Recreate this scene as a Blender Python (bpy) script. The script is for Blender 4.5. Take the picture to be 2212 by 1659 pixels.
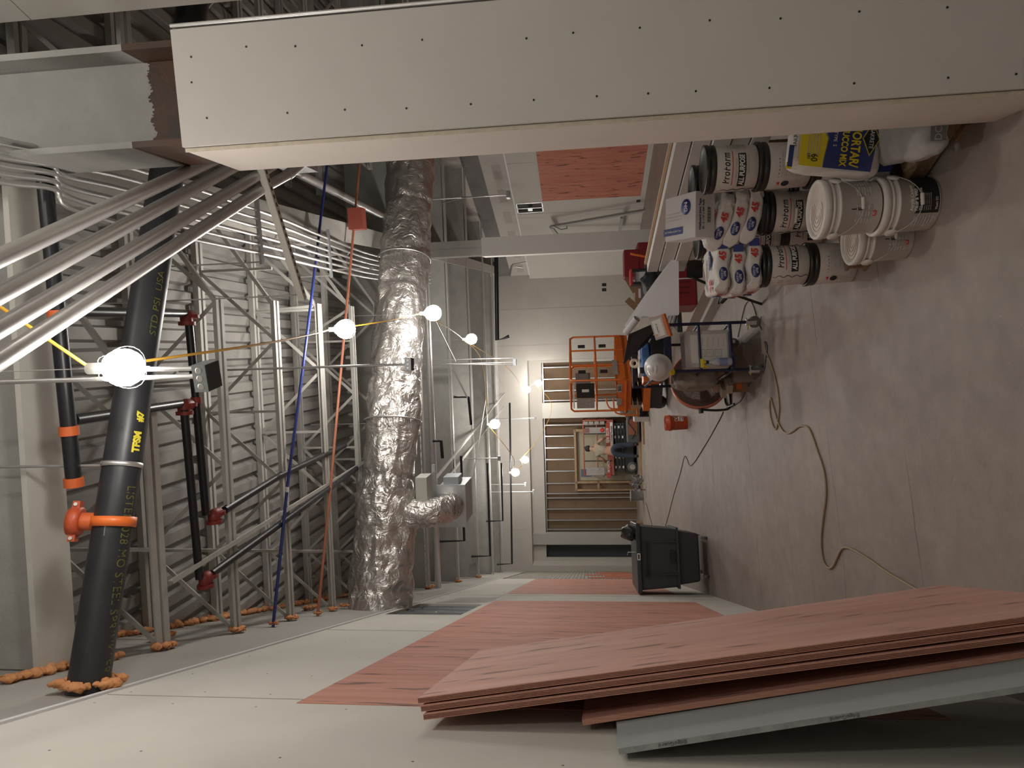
import bpy, bmesh, math, random
from mathutils import Vector, Matrix, noise, Euler
random.seed(7)
S = bpy.context.scene
for o in list(bpy.data.objects): bpy.data.objects.remove(o)
COL = S.collection

# ---------------------------------------------------------------- camera
F, CX, CY, H = 1430.0, 829.5, 1106.0, 1.70          # upright portrait frame 1659 x 2212 of a photo stored on its side
def _axes():
    d = Vector((464 - CX, 1270 - CY, F)).normalized()            # direction of the left wall (world Y) seen by the camera
    x = Vector((d[2], 0, -d[0])).normalized()
    z = -(d.cross(x))
    if z[1] > 0: z = -z
    return x, d, z
AX, AY, AZ = _axes()
def _w(c): return Vector((AX.dot(c), AY.dot(c), AZ.dot(c)))      # camera axes -> world
C_RIGHT, C_DOWN, C_FWD = _w(Vector((1, 0, 0))), _w(Vector((0, 1, 0))), _w(Vector((0, 0, 1)))
cam_d = bpy.data.cameras.new('camera'); cam = bpy.data.objects.new('camera', cam_d); COL.objects.link(cam)
m = Matrix.Identity(4)
for i in range(3):
    m[i][0] = C_DOWN[i]; m[i][1] = C_RIGHT[i]; m[i][2] = -C_FWD[i]
m[2][3] = H
cam.matrix_world = m
cam_d.sensor_fit = 'HORIZONTAL'; cam_d.sensor_width = 36.0; cam_d.lens = F / 2212 * 36.0
cam_d.clip_start = 0.05; cam_d.clip_end = 200
S.camera = cam
O3 = Vector((0, 0, H))
def ray(x, y): return _w(Vector(((1659 - y) - CX, x - CY, F)))
def at(x, y, z=0.0):                                              # the point at height z seen at photo position x, y
    r = ray(x, y); return O3 + r * ((z - H) / r.z)
def onpl(x, y, p, n):
    r = ray(x, y); return O3 + r * ((Vector(p) - O3).dot(n) / r.dot(n))
def dep(x, y, d):                                                 # the point d metres away along the view
    return O3 + ray(x, y) * (d / F)

# ---------------------------------------------------------------- world, exposure
w = bpy.data.worlds.new('world'); S.world = w; w.use_nodes = True
w.node_tree.nodes['Background'].inputs[0].default_value = (0.75, 0.78, 0.8, 1)
w.node_tree.nodes['Background'].inputs[1].default_value = 0.03
S.view_settings.view_transform = 'Standard'; S.view_settings.look = 'None'
S.view_settings.exposure = 2.42; S.view_settings.gamma = 1.0; S.view_settings.use_curve_mapping = False
S.cycles.use_denoising = True; S.cycles.max_bounces = 7; S.cycles.diffuse_bounces = 4; S.cycles.use_adaptive_sampling = True; S.cycles.adaptive_threshold = 0.02
S.cycles.glossy_bounces = 4; S.cycles.transmission_bounces = 6; S.cycles.sample_clamp_indirect = 6.0
# the bulbs of the temporary light string and an added one (position, radius, strength)
BULBS = [((0.67, 2.20, 3.40), .072, 23), ((2.03, 5.66, 3.90), .085, 44), ((2.68, 7.04, 3.40), .085, 42),
         ((3.58, 10.73, 3.60), .085, 52), ((2.75, 14.2, 3.66), .10, 42), ((4.70, 19.0, 3.37), .10, 44),
         ((5.30, 20.6, 3.13), .10, 28), ((2.75, 20.0, 3.52), .10, 42), ((2.12, 17.9, 3.60), .10, 42),
         ((0.95, -0.30, 3.50), .075, 45), ((1.50, 1.05, 4.50), .075, 18)]  # last bulb is unseen, added to brighten the near right wall
BULB_GAIN = 1.0

# ---------------------------------------------------------------- materials
MATS = {}
def mat(name, col, rough=.6, metal=0, n=0, ns=8, col2=None, bump=0, bs=60, emit=0, alpha=1, trans=0, stretch=None, spec=None, detail=6):
    if name in MATS: return MATS[name]
    M = bpy.data.materials.new(name); M.use_nodes = True; nt = M.node_tree; b = nt.nodes['Principled BSDF']
    c = (*col, 1) if len(col) == 3 else col
    b.inputs['Base Color'].default_value = c; b.inputs['Roughness'].default_value = rough; b.inputs['Metallic'].default_value = metal
    if spec is not None: b.inputs['Specular IOR Level'].default_value = spec
    if n or bump:
        tc = nt.nodes.new('ShaderNodeTexCoord'); mp = nt.nodes.new('ShaderNodeMapping')
        nt.links.new(tc.outputs['Object'], mp.inputs[0])
        if stretch: mp.inputs['Scale'].default_value = stretch
    if n:
        tx = nt.nodes.new('ShaderNodeTexNoise'); tx.inputs['Scale'].default_value = ns; tx.inputs['Detail'].default_value = detail
        tx.inputs['Roughness'].default_value = .65
        nt.links.new(mp.outputs[0], tx.inputs['Vector'])
        rp = nt.nodes.new('ShaderNodeValToRGB')
        k = col2 or tuple(max(0, v * (1 - n)) for v in col)
        rp.color_ramp.elements[0].position = .33; rp.color_ramp.elements[1].position = .68
        rp.color_ramp.elements[0].color = (*k, 1); rp.color_ramp.elements[1].color = c
        nt.links.new(tx.outputs[0], rp.inputs[0]); nt.links.new(rp.outputs[0], b.inputs['Base Color'])
    if bump:
        t2 = nt.nodes.new('ShaderNodeTexNoise'); t2.inputs['Scale'].default_value = bs; t2.inputs['Detail'].default_value = 4
        nt.links.new(mp.outputs[0], t2.inputs['Vector'])
        bp = nt.nodes.new('ShaderNodeBump'); bp.inputs['Strength'].default_value = bump; bp.inputs['Distance'].default_value = .01
        nt.links.new(t2.outputs[0], bp.inputs['Height']); nt.links.new(bp.outputs[0], b.inputs['Normal'])
    if emit:
        b.inputs['Emission Color'].default_value = c; b.inputs['Emission Strength'].default_value = emit
    if alpha < 1: b.inputs['Alpha'].default_value = alpha
    if trans: b.inputs['Transmission Weight'].default_value = trans
    MATS[name] = M; return M

def plywood(name, base, dark, knot, seed=0, axis='Z'):
    if name in MATS: return MATS[name]
    M = mat(name, base, .75); nt = M.node_tree; b = nt.nodes['Principled BSDF']
    tc = nt.nodes.new('ShaderNodeTexCoord')
    def noi(sc, stre, det=5):
        mp = nt.nodes.new('ShaderNodeMapping'); mp.inputs['Scale'].default_value = stre; mp.inputs['Location'].default_value = (seed, seed * 2, seed)
        nt.links.new(tc.outputs['Object'], mp.inputs[0])
        t = nt.nodes.new('ShaderNodeTexNoise'); t.inputs['Scale'].default_value = sc; t.inputs['Detail'].default_value = det
        nt.links.new(mp.outputs[0], t.inputs['Vector']); return t
    def ramp(src, p0, p1, c0, c1):
        r = nt.nodes.new('ShaderNodeValToRGB'); e = r.color_ramp.elements
        e[0].position = p0; e[1].position = p1; e[0].color = c0; e[1].color = c1; nt.links.new(src, r.inputs[0]); return r
    g = ramp(noi(9, (1, 1.2, .10)).outputs[0], .35, .7, (*dark, 1), (*base, 1))
    k = ramp(noi(5, (2.2, 2.6, .45), 3).outputs[0], .325, .39, (1, 1, 1, 1), (0, 0, 0, 1))
    p = ramp(noi(1.3, (1, 1, .5), 3).outputs[0], .45, .75, (0, 0, 0, 1), (.35, .35, .35, 1))
    mx = nt.nodes.new('ShaderNodeMixRGB'); nt.links.new(k.outputs[0], mx.inputs[0]); nt.links.new(g.outputs[0], mx.inputs[1]); mx.inputs[2].default_value = (*knot, 1)
    m2 = nt.nodes.new('ShaderNodeMixRGB'); nt.links.new(p.outputs[0], m2.inputs[0]); nt.links.new(mx.outputs[0], m2.inputs[1])
    m2.inputs[2].default_value = (min(1, base[0] * 1.25), base[1] * 1.6, base[2] * 1.7, 1)
    nt.links.new(m2.outputs[0], b.inputs['Base Color'])
    return M

def floor_mat():
    M = mat('worn concrete', (.3, .26, .235), .62); nt = M.node_tree; b = nt.nodes['Principled BSDF']
    N = nt.nodes.new; L = nt.links.new
    tc = N('ShaderNodeTexCoord')
    def noi(sc, det=8, stre=(1, 1, 1), ro=.6):
        mp = N('ShaderNodeMapping'); mp.inputs['Scale'].default_value = stre; L(tc.outputs['Object'], mp.inputs[0])
        t = N('ShaderNodeTexNoise'); t.inputs['Scale'].default_value = sc; t.inputs['Detail'].default_value = det; t.inputs['Roughness'].default_value = ro
        L(mp.outputs[0], t.inputs['Vector']); return t.outputs[0]
    def ramp(src, *st):
        r = N('ShaderNodeValToRGB'); e = r.color_ramp.elements
        e[0].position, e[0].color = st[0][0], (*st[0][1], 1); e[1].position, e[1].color = st[1][0], (*st[1][1], 1)
        for p, c in st[2:]:
            q = e.new(p); q.color = (*c, 1)
        L(src, r.inputs[0]); return r.outputs[0]
    a = ramp(noi(1.1), (.3, (.270, .225, .200)), (.72, (.360, .312, .280)))
    c = ramp(noi(7, 10), (.35, (.75, .73, .71)), (.7, (1.1, 1.1, 1.1)))
    mu = N('ShaderNodeMixRGB'); mu.blend_type = 'MULTIPLY'; mu.inputs[0].default_value = .5; L(a, mu.inputs[1]); L(c, mu.inputs[2])
    sp = ramp(noi(26, 3), (.66, (0, 0, 0)), (.78, (.35, .35, .35)))
    m2 = N('ShaderNodeMixRGB'); L(sp, m2.inputs[0]); L(mu.outputs[0], m2.inputs[1]); m2.inputs[2].default_value = (.50, .45, .41, 1)
    # scratches and drag marks, long streaks across and along
    s1 = ramp(noi(6, 2, (.6, 5, 1)), (.74, (0, 0, 0)), (.78, (.18, .18, .18)))
    m3 = N('ShaderNodeMixRGB'); L(s1, m3.inputs[0]); L(m2.outputs[0], m3.inputs[1]); m3.inputs[2].default_value = (.46, .43, .40, 1)
    # sawn joints and cracks that run across the room
    sx = N('ShaderNodeSeparateXYZ'); L(tc.outputs['Object'], sx.inputs[0])
    wob = N('ShaderNodeMath'); wob.operation = 'MULTIPLY_ADD'; L(noi(1.6, 3), wob.inputs[0]); wob.inputs[1].default_value = .10; wob.inputs[2].default_value = -.05
    yy = N('ShaderNodeMath'); yy.operation = 'ADD'; L(sx.outputs[1], yy.inputs[0]); L(wob.outputs[0], yy.inputs[1])
    prev = m3.outputs[0]
    for k, (y0, wd, st) in enumerate([(3.74, .006, .5), (4.82, .006, .5), (7.1, .010, .6), (9.15, .012, .6), (5.99, .006, .25), (12.4, .01, .4)]):
        d = N('ShaderNodeMath'); d.operation = 'SUBTRACT'; L(yy.outputs[0], d.inputs[0]); d.inputs[1].default_value = y0
        ab = N('ShaderNodeMath'); ab.operation = 'ABSOLUTE'; L(d.outputs[0], ab.inputs[0])
        lt = N('ShaderNodeMath'); lt.operation = 'LESS_THAN'; L(ab.outputs[0], lt.inputs[0]); lt.inputs[1].default_value = wd
        q = ramp(noi(1.3 + k * .2, 2), (.42, (0, 0, 0)), (.55, (st, st, st)))
        mm = N('ShaderNodeMath'); mm.operation = 'MULTIPLY'; L(lt.outputs[0], mm.inputs[0]); L(q, mm.inputs[1])
        mx = N('ShaderNodeMixRGB'); L(mm.outputs[0], mx.inputs[0]); L(prev, mx.inputs[1]); mx.inputs[2].default_value = (.05, .045, .04, 1); prev = mx.outputs[0]
    L(prev, b.inputs['Base Color'])
    bp = N('ShaderNodeBump'); bp.inputs['Strength'].default_value = .15; bp.inputs['Distance'].default_value = .01; L(noi(40), bp.inputs['Height']); L(bp.outputs[0], b.inputs['Normal'])
    return M

def foil_mat():
    M = mat('foil wrap', (.66, .63, .60), .34, .85); nt = M.node_tree; b = nt.nodes['Principled BSDF']
    tc = nt.nodes.new('ShaderNodeTexCoord')
    vo = nt.nodes.new('ShaderNodeTexVoronoi'); vo.inputs['Scale'].default_value = 6; vo.feature = 'DISTANCE_TO_EDGE'
    n1 = nt.nodes.new('ShaderNodeTexNoise'); n1.inputs['Scale'].default_value = 5; n1.inputs['Detail'].default_value = 5; n1.inputs['Distortion'].default_value = 1.4
    vm = nt.nodes.new('ShaderNodeMixRGB'); vm.inputs[0].default_value = .35
    nt.links.new(tc.outputs['Object'], n1.inputs['Vector']); nt.links.new(tc.outputs['Object'], vm.inputs[1]); nt.links.new(n1.outputs['Color'], vm.inputs[2])
    nt.links.new(vm.outputs[0], vo.inputs['Vector'])
    n2 = nt.nodes.new('ShaderNodeTexNoise'); n2.inputs['Scale'].default_value = 22; n2.inputs['Detail'].default_value = 3; nt.links.new(tc.outputs['Object'], n2.inputs['Vector'])
    ad = nt.nodes.new('ShaderNodeMath'); ad.operation = 'ADD'; nt.links.new(n1.outputs[0], ad.inputs[0]); nt.links.new(vo.outputs[0], ad.inputs[1])
    a2 = nt.nodes.new('ShaderNodeMath'); a2.operation = 'MULTIPLY_ADD'; nt.links.new(n2.outputs[0], a2.inputs[0]); a2.inputs[1].default_value = .25; nt.links.new(ad.outputs[0], a2.inputs[2])
    bp = nt.nodes.new('ShaderNodeBump'); bp.inputs['Strength'].default_value = .8; bp.inputs['Distance'].default_value = .04
    nt.links.new(a2.outputs[0], bp.inputs['Height']); nt.links.new(bp.outputs[0], b.inputs['Normal'])
    return M

DW = mat('white drywall', (.65, .63, .58), .85, n=.06, ns=2.5)
DWG = mat('grey drywall paper', (.44, .42, .39), .9, n=.08, ns=3)
DWP = mat('primed column drywall', (.57, .54, .51), .85, n=.05, ns=3)
DWF = mat('far wall drywall', (.52, .49, .45), .88, n=.05, ns=1.2)
MUD = mat('joint compound', (.50, .47, .43), .9, n=.1, ns=4)
CORE = mat('gypsum core', (.62, .55, .44), .95, n=.2, ns=30)
STEELP = mat('grey primed steel', (.50, .485, .45), .6, n=.15, ns=6)
STEELG = mat('sprayed grey steel', (.46, .455, .43), .9, n=.18, ns=5, bump=.2, bs=80)
RUST = mat('rusty mill steel', (.040, .034, .031), .6, .2, n=.6, ns=4, col2=(.09, .036, .016), bump=.2)
DECK = mat('galvanised roof deck', (.33, .315, .295), .6, .1, n=.2, ns=3)
GALV = mat('galvanised conduit', (.70, .69, .68), .38, .72, n=.10, ns=9)
EMT = mat('thin conduit', (.66, .65, .64), .42, .85)
BLK = mat('black steel pipe', (.022, .022, .026), .38, .2, n=.3, ns=20)
ORF = mat('orange fire foam', (.80, .36, .15), .85, n=.3, ns=22, bump=.8, bs=45)
ORC = mat('orange coupling', (.62, .13, .035), .45)
REDC = mat('red coupling', (.28, .035, .025), .5, n=.3, ns=15)
BLUE = mat('blue pex pipe', (.03, .045, .22), .35)
COPR = mat('rust red pipe', (.42, .15, .085), .45)
STUD = mat('galvanised stud', (.58, .60, .62), .35, .8, n=.15, ns=8)
FOIL = foil_mat()
PLYR = plywood('red plywood', (.60, .285, .215), (.49, .205, .15), (.16, .07, .055))
PLYR2 = plywood('red plywood paler', (.70, .405, .335), (.60, .32, .26), (.28, .15, .12), seed=5)
PLYE = mat('plywood edge', (.66, .36, .26), .85, n=.5, ns=30, stretch=(20, 1, .4), col2=(.42, .19, .13))
MDG = mat('moisture board face', (.36, .395, .405), .85, n=.06, ns=4)
MDE = mat('moisture board edge', (.42, .45, .45), .9, n=.35, ns=18)
WHT = mat('white trim', (.72, .71, .73), .6)
DARK = mat('dark void', (.012, .011, .010), .9)
BRN = mat('brown sheathing', (.235, .155, .098), .9, n=.15, ns=2)
FLOORM = floor_mat()
BULBM = mat('bulb glow', (1.0, .93, .78), .5)
_b = BULBM.node_tree.nodes['Principled BSDF']; _b.inputs['Emission Color'].default_value = (1, .955, .885, 1); _b.inputs['Emission Strength'].default_value = 60 * 8.0

# ---------------------------------------------------------------- mesh helpers
def frame(o, x, y):                                               # matrix from origin and two axes
    x = Vector(x).normalized(); z = x.cross(Vector(y)).normalized(); y = z.cross(x)
    m = Matrix.Identity(4)
    for i in range(3): m[i][0], m[i][1], m[i][2], m[i][3] = x[i], y[i], z[i], o[i]
    return m
def rotz(a, o=(0, 0, 0)): return Matrix.Translation(o) @ Matrix.Rotation(a, 4, 'Z')
def smooth_path(pts, k=6, closed=False):
    P = [Vector(p) for p in pts]; n = len(P); out = []
    if n < 3: return P
    for i in range(n if closed else n - 1):
        a, b, c, d = (P[(i - 1) % n], P[i], P[(i + 1) % n], P[(i + 2) % n]) if closed else (P[max(i - 1, 0)], P[i], P[i + 1], P[min(i + 2, n - 1)])
        for j in range(k):
            t = j / k
            out.append(.5 * ((2 * b) + (c - a) * t + (2 * a - 5 * b + 4 * c - d) * t * t + (3 * b - a - 3 * c + d) * t ** 3))
    if not closed: out.append(P[-1])
    return out
class MB:
    def __init__(s, M=None): s.v = []; s.f = []; s.mi = []; s.sm = []; s.M = M or Matrix.Identity(4); s.mats = []; s.cur = 0
    def use(s, m):
        if m not in s.mats: s.mats.append(m)
        s.cur = s.mats.index(m); return s
    def add(s, vs, fs, sm=False, M=None):
        k = len(s.v); T = s.M @ M if M is not None else s.M
        s.v += [T @ Vector(p) for p in vs]
        for f in fs: s.f.append([k + i for i in f]); s.mi.append(s.cur); s.sm.append(sm)
        return s
    def box(s, c, d, M=None, taper=1.0):
        x, y, z = d[0] / 2, d[1] / 2, d[2] / 2; t = taper
        vs = [(c[0] - x, c[1] - y, c[2] - z), (c[0] + x, c[1] - y, c[2] - z), (c[0] + x, c[1] + y, c[2] - z), (c[0] - x, c[1] + y, c[2] - z),
              (c[0] - x * t, c[1] - y * t, c[2] + z), (c[0] + x * t, c[1] - y * t, c[2] + z), (c[0] + x * t, c[1] + y * t, c[2] + z), (c[0] - x * t, c[1] + y * t, c[2] + z)]
        return s.add(vs, [(3, 2, 1, 0), (4, 5, 6, 7), (0, 1, 5, 4), (1, 2, 6, 5), (2, 3, 7, 6), (3, 0, 4, 7)], False, M)
    def bx(s, a, b, M=None):
        return s.box([(a[i] + b[i]) / 2 for i in range(3)], [abs(b[i] - a[i]) for i in range(3)], M)
    def beam(s, p, q, w, h, up=(0, 0, 1)):                        # bar from p to q, w across, h along up
        p, q = Vector(p), Vector(q); d = q - p; x = d.normalized(); u = Vector(up)
        y = u.cross(x)
        if y.length < 1e-4: y = Vector((1, 0, 0)).cross(x)
        y.normalize(); z = x.cross(y); m = Matrix.Identity(4)
        for i in range(3): m[i][0], m[i][1], m[i][2], m[i][3] = x[i], y[i], z[i], (p[i] + q[i]) / 2
        return s.box((0, 0, 0), (d.length, w, h), m)
    def tube(s, pts, r, n=10, closed=False, caps=True):
        P = [Vector(p) for p in pts]; m = len(P); rs = r if isinstance(r, (list, tuple)) else [r] * m
        T = []
        for i in range(m):
            a = P[(i - 1) % m] if (closed or i) else P[i]; b = P[(i + 1) % m] if (closed or i < m - 1) else P[i]
            t = (b - a); T.append(t.normalized() if t.length > 1e-9 else Vector((0, 0, 1)))
        u = T[0].cross(Vector((0, 0, 1)))
        if u.length < .05: u = T[0].cross(Vector((1, 0, 0)))
        u.normalize(); vs = []; fs = []
        for i in range(m):
            u = (u - T[i] * u.dot(T[i])).normalized(); v = T[i].cross(u)
            for j in range(n):
                a = 2 * math.pi * j / n; vs.append(P[i] + (u * math.cos(a) + v * math.sin(a)) * rs[i])
        for i in range(m if closed else m - 1):
            for j in range(n):
                a, b = i * n + j, i * n + (j + 1) % n; c, d = ((i + 1) % m) * n + (j + 1) % n, ((i + 1) % m) * n + j
                fs.append((a, b, c, d))
        s.add(vs, fs, True)
        if caps and not closed: s.add(vs[:n], [tuple(reversed(range(n)))]); s.add(vs[-n:], [tuple(range(n))])
        return s
    def cyl(s, p, q, r, n=16, r2=None): return s.tube([p, q], [r, r if r2 is None else r2], n)
    def lathe(s, prof, M=None, n=28, sm=True, capb=True, capt=True, a0=0, a1=2 * math.pi):
        vs = []; fs = []; full = abs(a1 - a0 - 2 * math.pi) < 1e-6; nn = n if full else n + 1
        for (r, z) in prof:
            for j in range(nn):
                a = a0 + (a1 - a0) * j / n; vs.append((r * math.cos(a), r * math.sin(a), z))
        for i in range(len(prof) - 1):
            for j in range(n):
                k = (j + 1) % nn; fs.append((i * nn + j, i * nn + k, (i + 1) * nn + k, (i + 1) * nn + j))
        s.add(vs, fs, sm, M)
        if full and capb and prof[0][0] > 1e-5: s.add(vs[:nn], [tuple(reversed(range(nn)))], False, M)
        if full and capt and prof[-1][0] > 1e-5: s.add(vs[-nn:], [tuple(range(nn))], False, M)
        return s
    def prism(s, poly, h, M=None):                                # polygon in xy, extruded 0..h along z
        n = len(poly); vs = [(p[0], p[1], 0) for p in poly] + [(p[0], p[1], h) for p in poly]
        fs = [tuple(reversed(range(n))), tuple(range(n, 2 * n))] + [(i, (i + 1) % n, n + (i + 1) % n, n + i) for i in range(n)]
        return s.add(vs, fs, False, M)
    def grid(s, fn, nu, nv, sm=True, M=None, closeu=False):
        vs = [fn(i / nu, j / nv) for j in range(nv + 1) for i in range(nu + 1)]
        return s.add(vs, [(j * (nu + 1) + i, j * (nu + 1) + i + 1, (j + 1) * (nu + 1) + i + 1, (j + 1) * (nu + 1) + i) for j in range(nv) for i in range(nu)], sm, M)
    def ball(s, c, r, n=12, sq=(1, 1, 1), jit=0):
        vs = []; fs = []; c = Vector(c)
        for i in range(n // 2 + 1):
            th = math.pi * i / (n // 2)
            for j in range(n):
                a = 2 * math.pi * j / n
                p = Vector((math.sin(th) * math.cos(a) * sq[0], math.sin(th) * math.sin(a) * sq[1], math.cos(th) * sq[2]))
                k = 1 + (jit * noise.noise((c + p * 1.3) * 3.1) if jit else 0); vs.append(c + p * r * k)
        for i in range(n // 2):
            for j in range(n): fs.append((i * n + j, (i + 1) * n + j, (i + 1) * n + (j + 1) % n, i * n + (j + 1) % n))
        return s.add(vs, fs, True)
    def obj(s, name, mt=None, parent=None, bevel=0, label=None, weld=False):
        me = bpy.data.meshes.new(name); me.from_pydata([tuple(v) for v in s.v], [], s.f)
        ms = s.mats or [mt]
        if s.mats and mt: pass
        for q in ms: me.materials.append(q)
        me.polygons.foreach_set('material_index', s.mi if s.mats else [0] * len(s.f)); me.polygons.foreach_set('use_smooth', s.sm)
        if weld:
            b = bmesh.new(); b.from_mesh(me); bmesh.ops.remove_doubles(b, verts=b.verts, dist=1e-4); b.to_mesh(me); b.free()
        me.update(); o = bpy.data.objects.new(name, me); COL.objects.link(o)
        if parent: o.parent = parent
        if bevel:
            q = o.modifiers.new('bevel', 'BEVEL'); q.width = bevel; q.segments = 2; q.limit_method = 'ANGLE'
        if label: o['label'] = label
        return o
def tag(o, label, cat, group=None, kind=None):
    if label: o['label'] = label
    if cat: o['category'] = cat
    if group: o['group'] = group
    if kind: o['kind'] = kind
    return o
def thing(name, label, cat, group=None):
    o = bpy.data.objects.new(name, None); COL.objects.link(o); o.empty_display_size = .1
    return tag(o, label, cat, group)
def struct(mb, name, mt=None, bevel=0):
    o = mb.obj(name, mt, None, bevel); o['kind'] = 'structure'; return o
def dup(root, M=None, label=None, group=None):
    r = root.copy(); COL.objects.link(r)
    for ch in list(root.children):
        c = ch.copy(); COL.objects.link(c); c.parent = r
        for g in list(ch.children):
            d = g.copy(); COL.objects.link(d); d.parent = c
    if M is not None: r.matrix_world = M
    if label: r['label'] = label
    if group: r['group'] = group
    return r
def text(s, M, size, mt, parent=None, name='lettering', xs=1.0, wrap=None, bold=0, shear=0, align='CENTER', ext=.0006, sp=1.0):
    cu = bpy.data.curves.new('txt', 'FONT'); cu.body = s; cu.size = size; cu.align_x = align; cu.align_y = 'CENTER'
    cu.extrude = ext; cu.offset = bold; cu.shear = shear; cu.space_character = sp; cu.resolution_u = 3
    o = bpy.data.objects.new('txt', cu); COL.objects.link(o)
    me = bpy.data.meshes.new_from_object(o.evaluated_get(bpy.context.evaluated_depsgraph_get())) if False else None
    dg = bpy.context.evaluated_depsgraph_get(); me = bpy.data.meshes.new_from_object(o.evaluated_get(dg))
    bpy.data.objects.remove(o); bpy.data.curves.remove(cu)
    if wrap:
        for v in me.vertices:
            a = v.co.x * xs / wrap; r = wrap + v.co.z + ext; v.co = Vector((math.sin(a) * r, -math.cos(a) * r, v.co.y))
    else:
        for v in me.vertices: v.co.x *= xs; v.co.z += ext
    me.transform(M); me.materials.clear(); me.materials.append(mt); me.name = name
    o = bpy.data.objects.new(name, me); COL.objects.link(o)
    if parent: o.parent = parent
    return o

RAD = math.radians
ORD = ['first', 'second', 'third', 'fourth', 'fifth', 'sixth', 'seventh', 'eighth', 'ninth', 'tenth', 'eleventh', 'twelfth', 'thirteenth', 'fourteenth', 'fifteenth']
def dirs(deg): a = RAD(deg); return Vector((math.sin(a), math.cos(a), 0)), Vector((math.cos(a), -math.sin(a), 0))
G22, E22 = dirs(22); G17, E17 = dirs(17.5); GF, EF = dirs(14.5)
UP = Vector((0, 0, 1))
XL, XR = -0.57, 8.8                                               # left and right walls

# ================================================================ SETTING
struct(MB().bx((XL - 1.5, -3, -.2), (XR + 1, 26, 0)), 'floor', FLOORM)
def panels(mb, axis_fn, us, vs, holes, t):
    """wall of boxes on a grid u x v leaving the holes (u0,u1,v0,v1) open; axis_fn(u,v,d) -> world point"""
    U = sorted(set(us + [h[0] for h in holes] + [h[1] for h in holes])); V = sorted(set(vs + [h[2] for h in holes] + [h[3] for h in holes]))
    for a, b in zip(U, U[1:]):
        for c, d in zip(V, V[1:]):
            mu, mv = (a + b) / 2, (c + d) / 2
            if any(h[0] < mu < h[1] and h[2] < mv < h[3] for h in holes): continue
            vs8 = [axis_fn(u, v, w) for w in (0, t) for (u, v) in ((a, c), (b, c), (b, d), (a, d))]
            mb.add(vs8, [(0, 1, 2, 3), (7, 6, 5, 4), (0, 4, 5, 1), (1, 5, 6, 2), (2, 6, 7, 3), (3, 7, 4, 0)])
HOLE = (6.55, 7.92, 2.92, 3.66)
mb = MB().use(DW)
panels(mb, lambda u, v, w: (XL - w, u, v), [-3, 15.75], [0, 3.72], [HOLE], .10)
# screw heads and faint joints of the boards on the left wall
mb.use(mat('wall screw dimple', (.20, .18, .16), .8))
for yy in (-0.4, .8, 1.42, 2.02, 2.66, 2.86, 3.3, 3.9, 4.5, 5.1, 5.7, 6.3, 8.9, 9.5, 12, 14):
    for zz in (.6, 1.0, 1.4, 1.8, 2.2, 2.6, 3.0, 3.3, 3.65):
        if 2.7 < yy < 8.5 and .4 < zz < 2.9 or yy > 9.9 and zz < 2.9: continue
        y_, z_ = yy + random.uniform(-.03, .03), zz + random.uniform(-.04, .04); mb.cyl((XL, y_, z_), (XL + .0008, y_, z_), .0042, 8)
mb.use(mat('board seam', (.36, .34, .31), .9))
for (y0, z0, y1, z1) in ((2.78, 2.84, 2.78, 3.70), (1.45, 0, 1.45, 3.7), (5.2, 2.84, 5.2, 3.7), (9.6, 0, 9.6, 3.7), (8.62, 2.9, 15.7, 2.9), (9.0, 0, 9.0, .42)):
    mb.beam((XL + .0004, y0, z0), (XL + .0004, y1, z1), .0016, .004, (1, 0, 0))
struct(mb, 'wall_left')
mb = MB().use(DWG)
mb.bx((XL - .16, -3, 3.72), (XL - .012, 24, 5.3))
struct(mb, 'wall_left_upper')
struct(MB().bx((XL - .012, -3, 3.715), (XL + .010, 15.75, 3.74)), 'trim_1', WHT)
# open stud bay in the left wall
sb = thing('stud_bay', 'open bay of galvanised studs high in the left wall above the red plywood', 'stud bay')
MB().bx((XL - .30, HOLE[0] - .1, HOLE[2] - .1), (XL - .28, HOLE[1] + .1, HOLE[3] + .1)).obj('back_board', mat('bluish shaft liner', (.20, .23, .25), .7), sb)
for y in (6.6, 7.0, 7.42, 7.85):
    MB().bx((XL - .13, y, HOLE[2]), (XL - .02, y + .004, HOLE[3])).bx((XL - .024, y, HOLE[2]), (XL - .02, y + .04, HOLE[3])).obj('stud', STUD, sb)
MB().bx((XL - .26, HOLE[0], HOLE[3] - .06), (XL - .02, HOLE[1], HOLE[3] - .055)).obj('track', STUD, sb)
MB().bx((XL - .26, HOLE[0], HOLE[2]), (XL - .02, HOLE[1], HOLE[2] + .005)).obj('track', STUD, sb)
MB().bx((XL - .10, 7.05, 3.28), (XL - .03, 7.2, 3.40)).cyl((XL - .05, 7.2, 3.34), (XL - .05, 7.4, 3.34), .012, 8).obj('junction_box', STUD, sb)
# brick part of the left wall
def brick_mat():
    M = mat('thin brick', (.36, .33, .28), .85); nt = M.node_tree; b = nt.nodes['Principled BSDF']
    tc = nt.nodes.new('ShaderNodeTexCoord'); mp = nt.nodes.new('ShaderNodeMapping'); mp.inputs['Rotation'].default_value = (0, RAD(90), RAD(90))
    br = nt.nodes.new('ShaderNodeTexBrick'); br.inputs['Scale'].default_value = 1.0
    for k, v in (('Brick Width', .30), ('Row Height', .09), ('Mortar Size', .008)): br.inputs[k].default_value = v
    br.inputs['Color1'].default_value = (.36, .34, .29, 1); br.inputs['Color2'].default_value = (.27, .25, .21, 1); br.inputs['Mortar'].default_value = (.10, .09, .08, 1)
    sw = nt.nodes.new('ShaderNodeSeparateXYZ'); cb = nt.nodes.new('ShaderNodeCombineXYZ')
    nt.links.new(tc.outputs['Object'], sw.inputs[0]); nt.links.new(sw.outputs[1], cb.inputs[0]); nt.links.new(sw.outputs[2], cb.inputs[1])
    nt.links.new(cb.outputs[0], br.inputs['Vector']); nt.links.new(br.outputs[0], b.inputs['Base Color']); return M
BRICK = brick_mat()
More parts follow.
